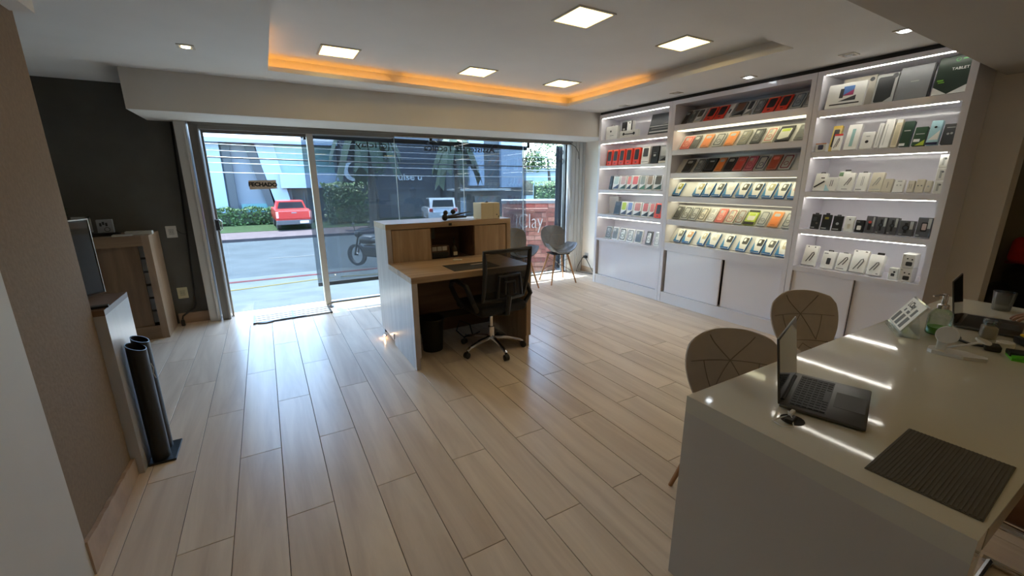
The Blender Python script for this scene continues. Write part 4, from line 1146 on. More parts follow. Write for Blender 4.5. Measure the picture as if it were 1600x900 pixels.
B().lathe([(.009, 0), (.009, .02), (.006, .024)], n=12).xf(Matrix.Translation((0, 0, 0)) @ Matrix.Rotation(-PI/2, 4, 'Y')).build('housing', M_chrome, sp)
B().ball((-.026, 0, 0), .007).build('bulb', mat('amber_bulb', (1, .7, .4), .4, noise=0, emit=60, ecol=(1, .62, .3)), sp)
# niche contents
bk = thing('wicker_basket', 'dark basket with printed papers in the counter niche', 'basket', (1.40, 3.86, .7455))
B().rbox(-.10, -.055, 0, .10, .055, .075, .03, 3).build('tray', mat('dark_wicker', (.03, .028, .024), .8, noise=.3, nscale=80, bump=.5), bk)
B().box(-.095, -.045, .02, .095, .045, .125).build('box_liner', mat('brown_card', srgb(96, 66, 48), .7), bk)
for k in range(3):
    B().box(-.075+.052*k, -.0475, .078, -.03+.052*k, -.045, .118).build('label_card', pm((190, 180, 164)), bk)
sb = thing('spray_bottle', 'small dark pump bottle with pale label in the counter niche', 'bottle', (1.565, 3.86, .7455))
B().lathe([(.034, 0), (.036, .01), (.036, .085), (.022, .11), (.013, .118), (.013, .135)], n=18).build('body', mat('amber_bottle', (.05, .035, .025), .2, noise=0), sb, True)
B().rbox(-.02, -.038, .02, .02, -.034, .055, .001).build('label', pm((214, 200, 170)), sb)
B().lathe([(.014, .135), (.014, .15), (.006, .155), (.006, .19)], n=12).tube([(0, 0, .19), (-.01, -.03, .195), (-.014, -.045, .186)], .006, 6).build('pump', M_black, sb, True)
pp = B().box(-.07, 0, -.065, .07, .001, .065).build('taped_notice', pm((110, 108, 104)))
pp.location = (1.39, 4.098, .97); tag(pp, 'grey paper notice taped inside the counter niche', 'paper')
dm = B().rbox(-.21, -.135, 0, .21, .135, .003, .001, 1).build('desk_mat', mat('black_mat', (.01, .01, .011), .6, noise=.1, nscale=60))
dm.location = (1.465, 3.24, .7655); tag(dm, 'black desk mat on the oak reception desk', 'mat')
cd = B().rbox(-.04, -.03, 0, .04, .03, .008, .002, 1).build('white_card_stack', pm((200, 196, 184)))
cd.location = (1.475, 3.56, .7655); cd.rotation_euler = (0, 0, R(-35)); tag(cd, 'small white card stack on the desk before the niche', 'cards')
pn = B().tube([(-.06, 0, .006), (.06, .01, .006)], .004, 8).build('pen', M_chrome)
pn.location = (1.52, 3.25, .768); tag(pn, 'silver pen lying on the black desk mat', 'pen')
# on the counter top
wb = thing('white_carton', 'cream cube carton on the counter top right end', 'box', (1.92, 3.83, 1.1085), R(2))
B().rbox(-.105, -.08, 0, .105, .09, .155, .002, 1).build('carton', mat('cream_card', srgb(226, 214, 180), .6, noise=.03), wb)
B().box(.03, -.0815, 0.0, .032, -.08, .155).build('seam', pm((190, 176, 140)), wb)
B().rbox(-.01, .0, .155, .02, .02, .166, .003, 1).build('knob', M_black, wb)
for x, z in ((.07, .04), (.092, .02)):
    B().prism(circ(.006, 10, x, z), -.0815, -.0798).build('mark', M_black, wb)
sh_ = B().box(-.1, -.07, 0, .1, .07, .002).build('paper_sheet', pm((224, 224, 222)))
sh_.location = (1.76, 3.93, 1.1085); tag(sh_, 'white paper sheet on the counter beside the carton', 'paper')
tp = thing('folded_tripod', 'black folded phone tripod lying on the counter top', 'tripod', (1.47, 3.80, 1.1085), R(14))
B().tube([(0, 0, .035), (.38, .10, .062)], [.012, .006], 8).build('leg', M_black, tp)
B().tube([(.0, .0, .03), (.28, .05, .02)], [.014, .010], 8).build('leg', M_black, tp)
B().tube([(.02, .03, .03), (.24, .12, .018)], [.014, .010], 8).build('leg', M_black, tp)
B().ball((-.01, 0, .032), .032, .026, .032).ball((.0, 0, .075), .026, .02, .022).build('phone_clamp', M_black, tp, True)
B().ball((.16, .1, .072), .03, .02, .024).tube([(.16, .1, .03), (.16, .1, .07)], .01, 8).build('head', M_black, tp, True)
# waste bin
wbn = thing('mesh_waste_bin', 'black mesh waste bin under the oak desk', 'bin', (1.155, 3.44, 0))
B().lathe([(.088, 0), (.105, .27), (.112, .28), (.105, .278), (.086, .006)], n=24).build('bucket', mat('black_mesh', (.012, .012, .012), .6, noise=.4, nscale=120, bump=.4), wbn, True)
annulus(B(), circ(.114, 24), circ(.106, 24), 0, .012).xf(Matrix.Translation((0, 0, .285)) @ Matrix.Rotation(PI/2, 4, 'X')).build('rim', M_black, wbn, True)
cc = B().tube([(1.55, 3.60, .012), (1.50, 3.5, .012), (1.42, 3.52, .10), (1.48, 3.58, .17), (1.58, 3.57, .12), (1.60, 3.55, .012), (1.7, 3.6, .012)], .006, 8).build('loose_cable', M_black, None, True)
tag(cc, 'black looped cable on the floor under the desk', 'cable')

# office chair
oc = thing('office_chair', 'black mesh office chair with chrome star base at the reception desk', 'office chair', (1.61, 3.165, 0), R(186))
M_fab = mat('black_fabric', (.012, .012, .013), .85, noise=.2, nscale=60, bump=.2)
def meshback():
    m = bpy.data.materials.new('back_mesh'); m.use_nodes = True
    t = m.node_tree; b = t.nodes['Principled BSDF']; o = t.nodes['Material Output']
    b.inputs['Base Color'].default_value = (.02, .02, .022, 1); b.inputs['Roughness'].default_value = .7
    tr = t.nodes.new('ShaderNodeBsdfTransparent'); mx = t.nodes.new('ShaderNodeMixShader')
    n = t.nodes.new('ShaderNodeTexNoise'); n.inputs['Scale'].default_value = 60
    mr = t.nodes.new('ShaderNodeMapRange'); mr.inputs[3].default_value = .74; mr.inputs[4].default_value = .84
    t.links.new(n.outputs['Fac'], mr.inputs[0]); t.links.new(mr.outputs[0], mx.inputs[0])
    t.links.new(tr.outputs[0], mx.inputs[1]); t.links.new(b.outputs[0], mx.inputs[2]); t.links.new(mx.outputs[0], o.inputs[0])
    return m
for k in range(5):
    a = R(90+72*k-8)
    dx, dy = math.cos(a), math.sin(a)
    lg = part('base_leg', B().tube([(dx*.03, dy*.03, .115), (dx*.14, dy*.14, .108), (dx*.25, dy*.25, .082), (dx*.285, dy*.285, .062)], [.024, .02, .016, .014], 8), M_chrome, oc, True)
    part('caster', B().lathe([(.022, -.022), (.027, -.018), (.027, .018), (.022, .022)], n=16).xf(Matrix.Translation((dx*.29, dy*.29, .0275)) @ Matrix.Rotation(a, 4, 'Z') @ Matrix.Rotation(PI/2, 4, 'X')), M_black, lg, True)
part('gas_lift', B().lathe([(.03, .10), (.03, .22), (.017, .222), (.017, .36)], n=16), M_chrome, oc, True)
part('seat', B().rbox(-.235, -.22, .385, .235, .22, .47, .035, 3), M_fab, oc, True)
part('tilt_plate', B().rbox(-.09, -.1, .345, .09, .1, .388, .01), M_black, oc)
# back: curved frame with mesh inside; front of the chair is local -y
def bkp(u, v):
    w_ = .205+.02*v
    y = .225+.07*v-.05*(1-u*u)*0-.03*(u*u)
    return Vector((u*w_, y+.02*math.sin(PI*v), .52+.415*v))
g = B(); nu, nv = 8, 8
g.add([bkp(-.96+1.92*i/nu, .04+.92*j/nv) for j in range(nv+1) for i in range(nu+1)], [(j*(nu+1)+i, j*(nu+1)+i+1, (j+1)*(nu+1)+i+1, (j+1)*(nu+1)+i) for j in range(nv) for i in range(nu)])
part('back_mesh', g, meshback(), oc, True)
pts = [bkp(-1, v/8) for v in range(9)]+[bkp(-1+2*u/8, 1.0) for u in range(1, 8)]+[bkp(1, 1-v/8) for v in range(9)]+[bkp(1-2*u/8, 0) for u in range(1, 8)]
part('back_frame', B().tube(pts, .018, 8, closed=True), M_black, oc, True)
lf = [Vector((x, .285, z)) for x, z in ((-.12, .56), (-.10, .73), (.10, .73), (.12, .56))]
part('lumbar_frame', B().tube(lf, .014, 8).tube([(-.05, .29, .58), (-.045, .29, .68), (.045, .29, .68), (.05, .29, .58)], .012, 8), M_black, oc, True)
part('back_spine', B().tube([(0, .12, .37), (0, .25, .40), (0, .28, .56)], .022, 8), M_black, oc, True)
for s in (-1, 1):
    part('armrest', B().tube([(s*.245, .17, .44), (s*.29, .19, .52), (s*.30, .10, .645), (s*.295, -.06, .665), (s*.285, -.16, .645), (s*.285, -.19, .59), (s*.27, -.13, .50), (s*.245, -.06, .42)], .021, 8), M_black, oc, True)

# shell chairs with stitched triangles
M_leath = mat('taupe_leatherette', (0.50, 0.42, 0.335), .4, noise=.05, nscale=14)
M_leath_backlit = mat('grey_backlit_leatherette', (0.15, 0.15, 0.145), .35, noise=.05, nscale=14)  # backlit shade of the window chairs is put into this darker grey
M_seam = mat('seam_thread', (0.25, 0.205, 0.16), .7, noise=0)
M_beech = wood('beech_leg', srgb(150, 104, 66), srgb(182, 134, 90), 'Z', 1.0, .4)
PROF = [(.235, .818), (.225, .75), (.205, .675), (.18, .60), (.155, .53), (.115, .478), (.05, .455), (-.04, .448), (-.13, .452), (-.20, .462), (-.235, .455)]
HW = [.15, .188, .200, .188, .160, .146, .175, .215, .232, .213, .15]
def shell(u, v):
    n_ = len(PROF)-1
    t = v*n_; i = min(int(t), n_-1); f = t-i
    def cr(a):
        p0, p1, p2, p3 = a(max(i-1, 0)), a(i), a(i+1), a(min(i+2, n_))
        return .5*(2*p1+(p2-p0)*f+(2*p0-5*p1+4*p2-p3)*f*f+(3*p1-p0-3*p2+p3)*f**3)
    y = cr(lambda k: PROF[k][0]); z = cr(lambda k: PROF[k][1]); w_ = cr(lambda k: HW[k])
    if v < .1:                         # rounded top edge
        z -= .03*(1-v/.1)*abs(u)**3
    seatness = max(0, min(1, (v-.42)/.2))
    z += seatness*.14*abs(u)**2.6*(1-max(0, v-.85)/.15*.6)
    y -= (1-seatness)*.05*u*u
    return Vector((u*w_, y, z))
def shell_mesh():
    nu, nv = 14, 30
    b = B()
    th = .022
    top = [[shell(-1+2*i/nu, j/nv) for i in range(nu+1)] for j in range(nv+1)]
    def nrm(i, j):
        a = top[j][min(i+1, nu)]-top[j][max(i-1, 0)]; c = top[min(j+1, nv)][i]-top[max(j-1, 0)][i]
        n = a.cross(c)
        return n.normalized() if n.length > 1e-9 else Vector((0, 0, 1))
    vs = []; N = (nu+1)*(nv+1)
    for j in range(nv+1):
        for i in range(nu+1):
            e = min(i, nu-i, j, nv-j)
            k = .35 if e == 0 else (.8 if e == 1 else 1.0)
            vs.append(top[j][i]+nrm(i, j)*(-th*.5*k))
    for j in range(nv+1):
        for i in range(nu+1):
            e = min(i, nu-i, j, nv-j)
            k = .35 if e == 0 else (.8 if e == 1 else 1.0)
            vs.append(top[j][i]+nrm(i, j)*(th*.5*k))
    fs = []
    ix = lambda i, j: j*(nu+1)+i
    for j in range(nv):
        for i in range(nu):
            q = (ix(i, j), ix(i+1, j), ix(i+1, j+1), ix(i, j+1))
            fs.append(q); fs.append(tuple(N+a for a in reversed(q)))
    for i in range(nu):
        fs.append((ix(i, 0), N+ix(i, 0), N+ix(i+1, 0), ix(i+1, 0))); fs.append((ix(i, nv), ix(i+1, nv), N+ix(i+1, nv), N+ix(i, nv)))
    for j in range(nv):
        fs.append((ix(0, j), ix(0, j+1), N+ix(0, j+1), N+ix(0, j))); fs.append((ix(nu, j), N+ix(nu, j), N+ix(nu, j+1), ix(nu, j+1)))
    b.add(vs, fs)
    return b
def front_off(u, v):
    e = .01
    a = shell(min(u+e, 1), v)-shell(max(u-e, -1), v); c = shell(u, min(v+e, 1))-shell(u, max(v-e, 0))
    n = a.cross(c).normalized()
    if n.y > 0 and v < .4 or n.z < 0 and v >= .4:
        n = -n
    return shell(u, v)+n*.0118
def seam(b, p, q):
    pts = [front_off(p[0]+(q[0]-p[0])*k/8, p[1]+(q[1]-p[1])*k/8) for k in range(9)]
    b.tube(pts, .0022, 5)
def make_chair():
    t = thing('shell_chair', 'x', 'chair', (0, 0, 0), 0, 'taupe stitched shell chairs')
    shell_mesh().build('shell', M_leath, t, True)
    sb_ = B()
    for p, q in (((-.9, .2), (.9, .2)), ((0, .2), (-.6, .04)), ((0, .2), (.6, .04)), ((0, .2), (-.5, .4)), ((0, .2), (.5, .4)), ((-.6, .2), (-.5, .4)), ((.6, .2), (.5, .4)), ((-.85, .41), (.85, .41)), ((0, .44), (-.8, .62)), ((0, .44), (.8, .62)), ((-.8, .62), (.8, .62))):
        seam(sb_, p, q)
    sb_.build('stitching', M_seam, t, True)
    for sx, sy in ((-1, -1), (1, -1), (-1, 1), (1, 1)):
        B().tube([(sx*.10, sy*.09-.02, .44), (sx*.205, sy*.20-.02, 0.0)], [.016, .010], 10).build('leg', M_beech, t, True)
    for pa, pb in (((-.12, -.13, .36), (.165, .14, .17)), ((.12, -.13, .36), (-.165, .14, .17)), ((-.12, .09, .36), (.165, -.18, .17)), ((.12, .09, .36), (-.165, -.18, .17))):
        B().tube([pa, pb], .004, 6).build('wire_brace', M_blackm, t)
    B().box(-.13, -.14, .425, .13, .12, .438).build('seat_plate', M_black, t)
    return t
ch0 = make_chair()
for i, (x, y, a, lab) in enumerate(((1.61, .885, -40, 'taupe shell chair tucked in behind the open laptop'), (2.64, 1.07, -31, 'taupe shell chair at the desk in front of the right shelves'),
                                    (3.685, 5.03, -8, 'grey shell chair, darkened as if backlit, by the right end of the window'), (3.02, 5.04, -4, 'shell chair half hidden behind the oak reception counter'))):
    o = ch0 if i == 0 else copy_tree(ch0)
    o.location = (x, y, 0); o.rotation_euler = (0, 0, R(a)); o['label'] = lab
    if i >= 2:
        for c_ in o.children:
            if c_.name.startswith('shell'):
                c_.data = c_.data.copy(); c_.data.materials[0] = M_leath_backlit

# ---------------------------------------------------------------- left side
M_cabw = wood('cabinet_oak', srgb(128, 106, 84), srgb(156, 132, 106), 'X', 1.0, .5)
M_cabd = wood('cabinet_door_oak', srgb(116, 94, 74), srgb(140, 116, 92), 'Z', 1.0, .5)
lc = thing('oak_cabinet', 'oak cabinet against the dark wall with partly open door', 'cabinet', (-1.9, 5.05, 0))
cw = .93
part('side_panel', B().box(cw-.055, 0, 0, cw, .45, 1.0), wood('cabinet_side_oak', srgb(150, 128, 106), srgb(176, 154, 130), 'Z', 1, .4), lc)
part('side_panel', B().box(0, 0, 0, .05, .45, 1.0), M_cabw, lc)
part('top_panel', B().box(.05, 0, .905, cw-.055, .45, 1.0), M_cabw, lc)
part('plinth', B().box(.05, .005, 0, cw-.055, .45, .06).box(.05, .012, .06, cw-.055, .03, .13), M_cabw, lc)
part('back_panel', B().box(.05, .43, .13, cw-.055, .445, .905), M_black, lc)
part('sliding_door', B().box(.05, .03, .13, .83, .048, .905), M_cabd, lc)
for k in range(6):
    z0 = .135+.1285*k
    part('drawer_front', B().rbox(.62, .075, z0+.012, cw-.057, .38, z0+.122, .003, 1), pm((186, 186, 182)), lc)
ph = thing('photo_box', 'small grey printed box standing on the oak cabinet', 'box', (-1.285, 5.2, 1.03), R(4))
B().rbox(-.055, -.02, 0, .055, .03, .118, .003, 1).build('box', pm((146, 148, 150)), ph)
for k in range(3):
    B().box(-.035+.02*k, -.0215, .06+.012*(k % 2), -.02+.02*k, -.02, .09+.01*(k % 2)).build('icon', M_black, ph)
annulus(B(), circ(.022, 16, .012, .03), circ(.015, 16, .012, .03), -.0215, -.02).build('round_icon', pm((90, 92, 94)), ph)
B().rbox(-.12, -.03, -.029, .085, .06, -.001, .004, 1).build('black_tray', M_black, ph)
wf = thing('white_stand', 'white bracket stand with black device on the oak cabinet', 'stand', (-1.46, 5.30, 1.0))
B().box(-.07, 0, .155, .055, .02, .172).box(.03, 0, .03, .055, .02, .172).build('bracket', pm((190, 190, 186)), wf)
B().rbox(-.10, .021, .001, .028, .08, .15, .006).build('device', M_black, wf)
for i, (x, y, a, w_, l_) in enumerate(((-1.16, 5.10, 5, .14, .09), (-1.05, 5.16, -4, .20, .05))):
    o = B().rbox(-w_/2, -l_/2, 0, w_/2, l_/2, .014+.02*i, .003, 1).build('white_booklet' if i else 'white_charger_brick', pm((196, 196, 190)))
    o.location = (x, y, 1.001); o.rotation_euler = (0, 0, R(a)); tag(o, ('flat white pad on the oak cabinet top', 'long white bar on the right end of the oak cabinet')[i], 'pad')
pt = thing('potted_plant', 'green leafy plant peeking out beside the brown partition', 'plant', (-1.64, 5.13, 1.0))
B().lathe([(.05, 0), (.07, .11), (.06, .11), (.05, .09)], n=16).build('pot', pm((180, 176, 166)), pt, True)
leafball('foliage', [((.02, 0, .22), .12, .1, .12)], 220, .03, M_leafd, pt, 12)['kind'] = 'stuff'
# white side cabinet with a screen on top, behind the partition
M_side = mat('silver_laminate', srgb(188, 188, 190), .3, noise=.04, nscale=30, stretch=(1, 1, .05))
tc_ = thing('side_cabinet', 'silver-white side cabinet behind the end of the brown partition', 'cabinet', (-1.0, 2.805, 0))
part('body', B().box(-.25, -.2, .0, .262, .2, .86), M_side, tc_)
part('edge_panel', B().box(.262, -.2, .0, .28, .2, .86), M_side, tc_)
part('top_panel', B().box(-.25, -.2, .86, .28, .2, .888), wood('cabinet_top_brown', srgb(104, 80, 64), srgb(128, 102, 84), 'Y', 1, .3), tc_)
mn = thing('monitor', 'flat screen monitor on the side cabinet, half hidden by partition', 'monitor', (-.89, 2.812, .888), R(66))
part('panel', B().rbox(-.205, .0, .012, .205, .025, .40, .006), M_black, mn)
part('screen', B().box(-.197, -.002, .022, .197, .0, .392), mat('dark_screen', (.01, .012, .016), .04, noise=0, coat=1.0), mn)
part('silver_edge', B().box(-.207, -.003, .398, .207, .026, .404).box(.203, -.003, .012, .208, .026, .404), mat('silver_trim', (.6, .62, .64), .25, metal=.8, noise=0), mn)
part('stand', B().rbox(-.06, -.03, 0, .06, .05, .014, .004), M_black, mn)
kn = B().rbox(-.05, -.02, 0, .05, .02, .012, .004).build('remote_control', M_black)
kn.location = (-.765, 2.66, .8885); kn.rotation_euler = (0, 0, R(10)); tag(kn, 'small black remote on the side cabinet edge', 'remote')
# umbrella stand
us = thing('umbrella_stand', 'black slant-topped tubular umbrella stand on a square base', 'umbrella stand', (-.655, 2.755, 0), R(0))
M_us = mat('black_gloss_metal', (.006, .007, .008), .38, noise=.05, nscale=10)
part('base_plate', B().rbox(-.06, -.105, 0, .06, .11, .012, .002, 1), M_us, us)
def slant(cx, cy, r, z0, z1, s):
    b = B(); n = 20; vs = []; fs = []
    for ring, (rr, top) in enumerate(((r, 0), (r, 1), (r-.004, 1), (r-.004, 0))):
        for k in range(n):
            a = 2*PI*k/n
            x, y = cx+rr*math.cos(a)*.78, cy+rr*math.sin(a)
            z = (z1+s*(x-cx)*-1.0) if top else (z0 if ring == 0 else z0+.05)
            vs.append((x, y, z))
    for q in range(3):
        for k in range(n):
            l = (k+1) % n
            fs.append((q*n+k, q*n+l, (q+1)*n+l, (q+1)*n+k))
    fs.append(tuple(range(n))); fs.append(tuple(3*n+k for k in range(n)))
    return b.add(vs, fs)
part('tube', slant(-.012, -.04, .052, .012, .655, .5), M_us, us, True)
part('tube', slant(-.012, .055, .048, .012, .665, .5), M_us, us, True)
part('white_scribble', B().tube([(.03, -.035, .55), (.033, -.02, .52), (.030, -.03, .49), (.034, -.018, .46)], .0025, 5), pm((190, 190, 186)), us)

# wall fittings
def outlet(loc, rz, name, label, c, cat='socket'):
    t = thing(name, label, cat, loc, rz)
    B().rbox(-.045, -.008, -.06, .045, 0, .06, .004).build('plate', pm(c), t)
    B().rbox(-.022, -.012, -.03, .022, -.007, .03, .003).build('insert', pm(tuple(int(v*.88) for v in c)), t)
    for x in (-.008, .008):
        B().prism(circ(.003, 8, x, 0), -.0125, -.011).build('pin_hole', M_black, t)
    return t
outlet((-.868, 5.52, .98), 0, 'wall_switch', 'white switch plate above the cabinet on the dark wall', (214, 212, 206), 'switch')
outlet((-.878, 5.52, .33), 0, 'wall_socket', 'yellowed socket plate low on the dark wall', (206, 198, 160))
ot = outlet((4.5, 5.33, .26), -PI/2, 'wall_socket', 'white wall socket near the skirting beside the left shelves', (200, 202, 204))
pg = B().rbox(4.44, 5.29, .235, 4.487, 5.35, .275, .008).build('power_plug', M_black); tag(pg, 'black plug in the socket beside the shelving', 'plug')
c2 = B().tube([(4.46, 5.30, .24), (4.45, 5.22, .17), (4.46, 5.12, .05), (4.47, 4.98, .018), (4.475, 4.80, .016)], .006, 8).build('socket_lead', M_black, None, True)
tag(c2, 'black cord hanging from the socket beside the shelving', 'cord')
c3 = B().tube([(4.45, 5.36, .25), (4.40, 5.42, .10), (4.35, 5.40, .012), (4.44, 5.10, .010)], .005, 8).build('socket_lead', M_black, None, True)
tag(c3, 'thin black cord trailing along the right wall floor', 'cord')
c1 = B().tube([(-.70, 5.506, 2.05), (-.715, 5.506, 1.7), (-.724, 5.506, 1.38), (-.742, 5.506, 1.0), (-.758, 5.506, .72), (-.774, 5.506, .37), (-.784, 5.50, .20), (-.80, 5.48, .165), (-.90, 5.42, .10), (-.905, 5.40, .07)], .0085, 8).build('black_wall_cable', M_black, None, True)
tag(c1, 'black cable running down the dark wall beside the door', 'cable')
c4 = B().lathe([(.012, 0), (.018, .005), (.018, .05), (.012, .07)], (-.905, 5.395, 0), 12).build('cable_plug', M_black); tag(c4, 'black plug end of the wall cable on the floor', 'plug')
c5 = B().tube([(-.825, 5.512, 1.0), (-.79, 5.506, .96), (-.75, 5.506, .95)], .003, 6).build('thin_wire', M_black); tag(c5, 'thin dark wire looping from the white switch plate', 'wire')
c6 = B().tube([(4.18, 5.44, 2.03), (4.28, 5.43, 1.98), (4.34, 5.43, 1.90), (4.35, 5.43, 1.80)], .004, 6).build('thin_wire', M_black); tag(c6, 'thin black wire hanging at the top right window corner', 'wire')
# ================================================================ WHITE DESK
M_desk = mat('white_desk_gloss', srgb(212, 208, 192), .045, noise=.015, nscale=2, coat=.3)
M_desks = mat('white_desk_side', srgb(196, 190, 180), .35, noise=.02, nscale=3)
dk = thing('white_desk', 'long glossy white desk in the right foreground', 'desk', (1.175, .135, 0))
DW, DD = 2.495, .70
part('desk_top', B().box(0, 0, .69, DW, DD, .75), M_desk, dk)
part('end_panel', B().box(0, .0, 0, .07, DD, .69), M_desks, dk)
part('end_panel', B().box(DW-.07, .0, 0, DW, DD, .69), M_desks, dk)
part('edge_band', B().box(.07, -.0008, .692, DW, 0, .748), mat('edge_tape', srgb(150, 138, 124), .4, noise=.05), dk)
# cable grommet: a dark cup let into the top
part('cable_grommet', B().prism(circ(.033, 20, .15, .435), .7502, .7512, 'z'), mat('grommet_dark', srgb(40, 34, 30), .7, noise=.05), dk)
DZ = .7515
cl = thing('charging_cable', 'white charging cable lying over the desk grommet', 'cable', (1.315, .575, DZ), R(10))
B().tube([(.03, .0, .004), (-.01, .015, .006), (-.05, .03, .004), (-.065, .0, .004), (-.04, -.025, .004), (-.01, -.01, .012), (.02, .01, .016)], .0022, 6).build('cord', pm((224, 224, 220)), cl, True)
B().rbox(.0, -.006, .012, .035, .006, .022, .003).build('connector', pm((232, 232, 228)), cl)
B().rbox(-.03, -.018, .001, .012, .006, .014, .004).build('black_plug', M_black, cl)

# laptops
M_lap = mat('space_grey', srgb(96, 94, 92), .35, metal=.7, noise=.03)
M_key = mat('black_key', (.012, .012, .013), .45, noise=0)
M_scr = mat('laptop_screen', (.008, .009, .011), .04, noise=0, coat=1.0)
def laptop(loc, rz, label, ang, keys=True, k=1.0):
    t = thing('laptop', label, 'laptop', loc, rz, 'open grey laptops on the white desk')
    w_, d_ = .31*k, .22*k
    base = B().rbox(0, -d_, .003, w_, 0, .014, .004).build('base', M_lap, t, True)
    B().box(.02, -d_*.55, .0141, w_-.02, -.022, .0146).build('key_well', M_key, base)
    if keys:
        kw = (w_-.05)/13
        for r_ in range(6):
            for c in range(13):
                if r_ == 5 and 4 <= c <= 8:
                    if c == 4:
                        B().box(.025+kw*4, -.118*k, .0147, .025+kw*9-.003, -.103*k, .0166).build('space_bar', M_key, base)
                    continue
                x0 = .025+kw*c; y1 = -.026-.0158*k*r_
                o = link('key', KEY, base); o.location = (x0, y1, .0147); o.scale = (kw-.0035, .0128*k, .0022)
    B().box(w_*.3, -d_+.008, .0141, w_*.7, -d_*.6, .0145).build('trackpad', mat('trackpad_grey', srgb(70, 68, 66), .5, metal=.3, noise=0), base)
    lid = B().rbox(0, 0, 0, w_, .006, d_, .003).xf(Matrix.Translation((0, -.002, .012)) @ Matrix.Rotation(R(-ang), 4, 'X')).build('lid', M_lap, t, True)
    B().box(.006, -.001, .008, w_-.006, 0.0002, d_-.006).xf(Matrix.Translation((0, -.002, .012)) @ Matrix.Rotation(R(-ang), 4, 'X')).build('screen', M_scr, lid)
    B().tube([(.04, -.004, .012), (w_-.04, -.004, .012)], .006, 8).build('hinge', M_black, t)
    return t
KEY = B().rbox(0, -1, 0, 1, 0, 1, .12, 1).mesh('key'); KEY.materials.append(mat('key_cap', (.02, .02, .021), .5, noise=0))
laptop((1.362, .632, DZ-.001), R(18), 'open grey laptop near the left corner of the white desk', 8)
laptop((2.90, .62, DZ-.001), R(8), 'open dark laptop near the far right of the white desk', 10, False, 1.0)
# ribbed mat
rm = thing('ribbed_mat', 'grey ribbed rectangular mat on the near end of the desk', 'mat', (1.41, .257, DZ-.001), R(2.5))
B().rbox(-.163, -.105, 0, .163, .105, .003, .001, 1).build('base', mat('grey_rubber', srgb(92, 88, 82), .7, noise=.06, nscale=40), rm)
for i in range(26):
    y = -.10+.2*i/25
    o = B().box(-.16, y-.0018, .003, .16, y+.0018, .0046) if i == 0 else None
    if i == 0:
        rib = o.mesh('rib'); rib.materials.append(MATS['grey_rubber'])
        for v in rib.vertices: v.co.y += .10
    q = link('rib', rib, rm); q.location = (0, y, 0)
# acrylic sign holder with printed card
sg2 = thing('acrylic_sign_holder', 'clear slanted sign holder with white printed card on desk', 'sign holder', (2.605, .735, DZ-.001), R(-150))
M_acr = glass('acrylic', (.92, .94, .92), .12, .02)
tilt = Matrix.Translation((0, -.02, .018)) @ Matrix.Rotation(R(-31), 4, 'X')
B().box(-.11, -.004, 0, .11, 0, .16).xf(tilt).build('front_sheet', M_acr, sg2)
B().prism([(-.03, .0), (.05, .0), (.05, .003), (-.018, .003), (-.018, .018), (-.03, .018)], -.11, .11, 'x').build('acrylic_foot', M_acr, sg2)
B().prism([(.03, .098), (.034, .098), (.052, .003), (.048, .003)], -.11, .11, 'x').build('acrylic_leg', M_acr, sg2)
cdp = B().box(-.102, -.0062, .008, .102, -.0045, .152).xf(tilt).build('card', pm((236, 234, 226)), sg2)
for (a, b_, c, d) in ((-.088, -.05, .016, .072), (-.028, .01, .016, .072), (.034, .072, .016, .072), (-.06, -.045, .082, .098), (-.02, .012, .08, .095), (.04, .066, .08, .12)):
    B().box(a, -.0068, c, b_, -.0061, d).xf(tilt).build('printed_block', pm((70, 72, 76)), cdp)
tl = text_mesh('i.Clay', .04, .0006, .0008)
tl.transform(tilt @ Matrix.Translation((-.03, -.0068, .122)) @ Matrix.Rotation(PI/2, 4, 'X'))
tl.materials.append(M_letter)
link('printed_words', tl, cdp)
# soap pump
so = thing('soap_dispenser', 'ribbed clear soap bottle with chrome pump and green soap', 'soap dispenser', (2.715, .628, DZ-.001))
M_cg = glass('clear_glass', (.82, .88, .84), .16, .03)
prof = [(.042, 0)]+[(.044+(.0015 if k % 2 else 0), .006+.0085*k) for k in range(11)]+[(.036, .112), (.022, .122), (.018, .128)]
B().lathe(prof, n=24).build('bottle', M_cg, so, True)
B().lathe([(.040, .004), (.041, .032), (.040, .034)], n=20).build('green_soap', mat('green_soap', srgb(120, 190, 70), .25, noise=.1), so, True)
B().lathe([(.021, .124), (.021, .142), (.016, .145)], n=18).build('collar', M_chrome, so, True)
B().lathe([(.010, .145), (.010, .185), (.012, .186), (.012, .194), (.004, .196)], n=14).tube([(0, 0, .190), (-.03, .015, .191), (-.055, .028, .186)], .0045, 8).build('pump', M_chrome, so, True)
# white wireless charging stand
wc = thing('charging_stand', 'white three-in-one wireless charging stand on the desk', 'charger', (2.43, .485, DZ-.001), R(-80))
M_wp = mat('white_plastic', (.66, .65, .62), .35, noise=.01)
B().prism([(-.075, -.04), (.02, -.045), (.085, -.012), (.085, .012), (.02, .045), (-.075, .04), (-.09, .02), (-.09, -.02)], 0, .014, 'z').build('base', M_wp, wc)
B().rbox(-.068, -.008, .012, -.035, .008, .075, .005).build('post', M_wp, wc)
B().lathe([(.035, -.005), (.037, 0), (.035, .006)], n=24).xf(Matrix.Translation((-.042, -.012, .082)) @ Matrix.Rotation(R(72), 4, 'X')).build('phone_pad', M_wp, wc, True)
B().tube([(-.045, 0, .022), (.02, 0, .055), (.055, 0, .078)], .005, 8).build('arm', M_wp, wc, True)
B().lathe([(.024, -.004), (.026, 0), (.024, .005)], n=20).xf(Matrix.Translation((.06, 0, .082)) @ Matrix.Rotation(R(18), 4, 'Y')).build('watch_pad', M_wp, wc, True)
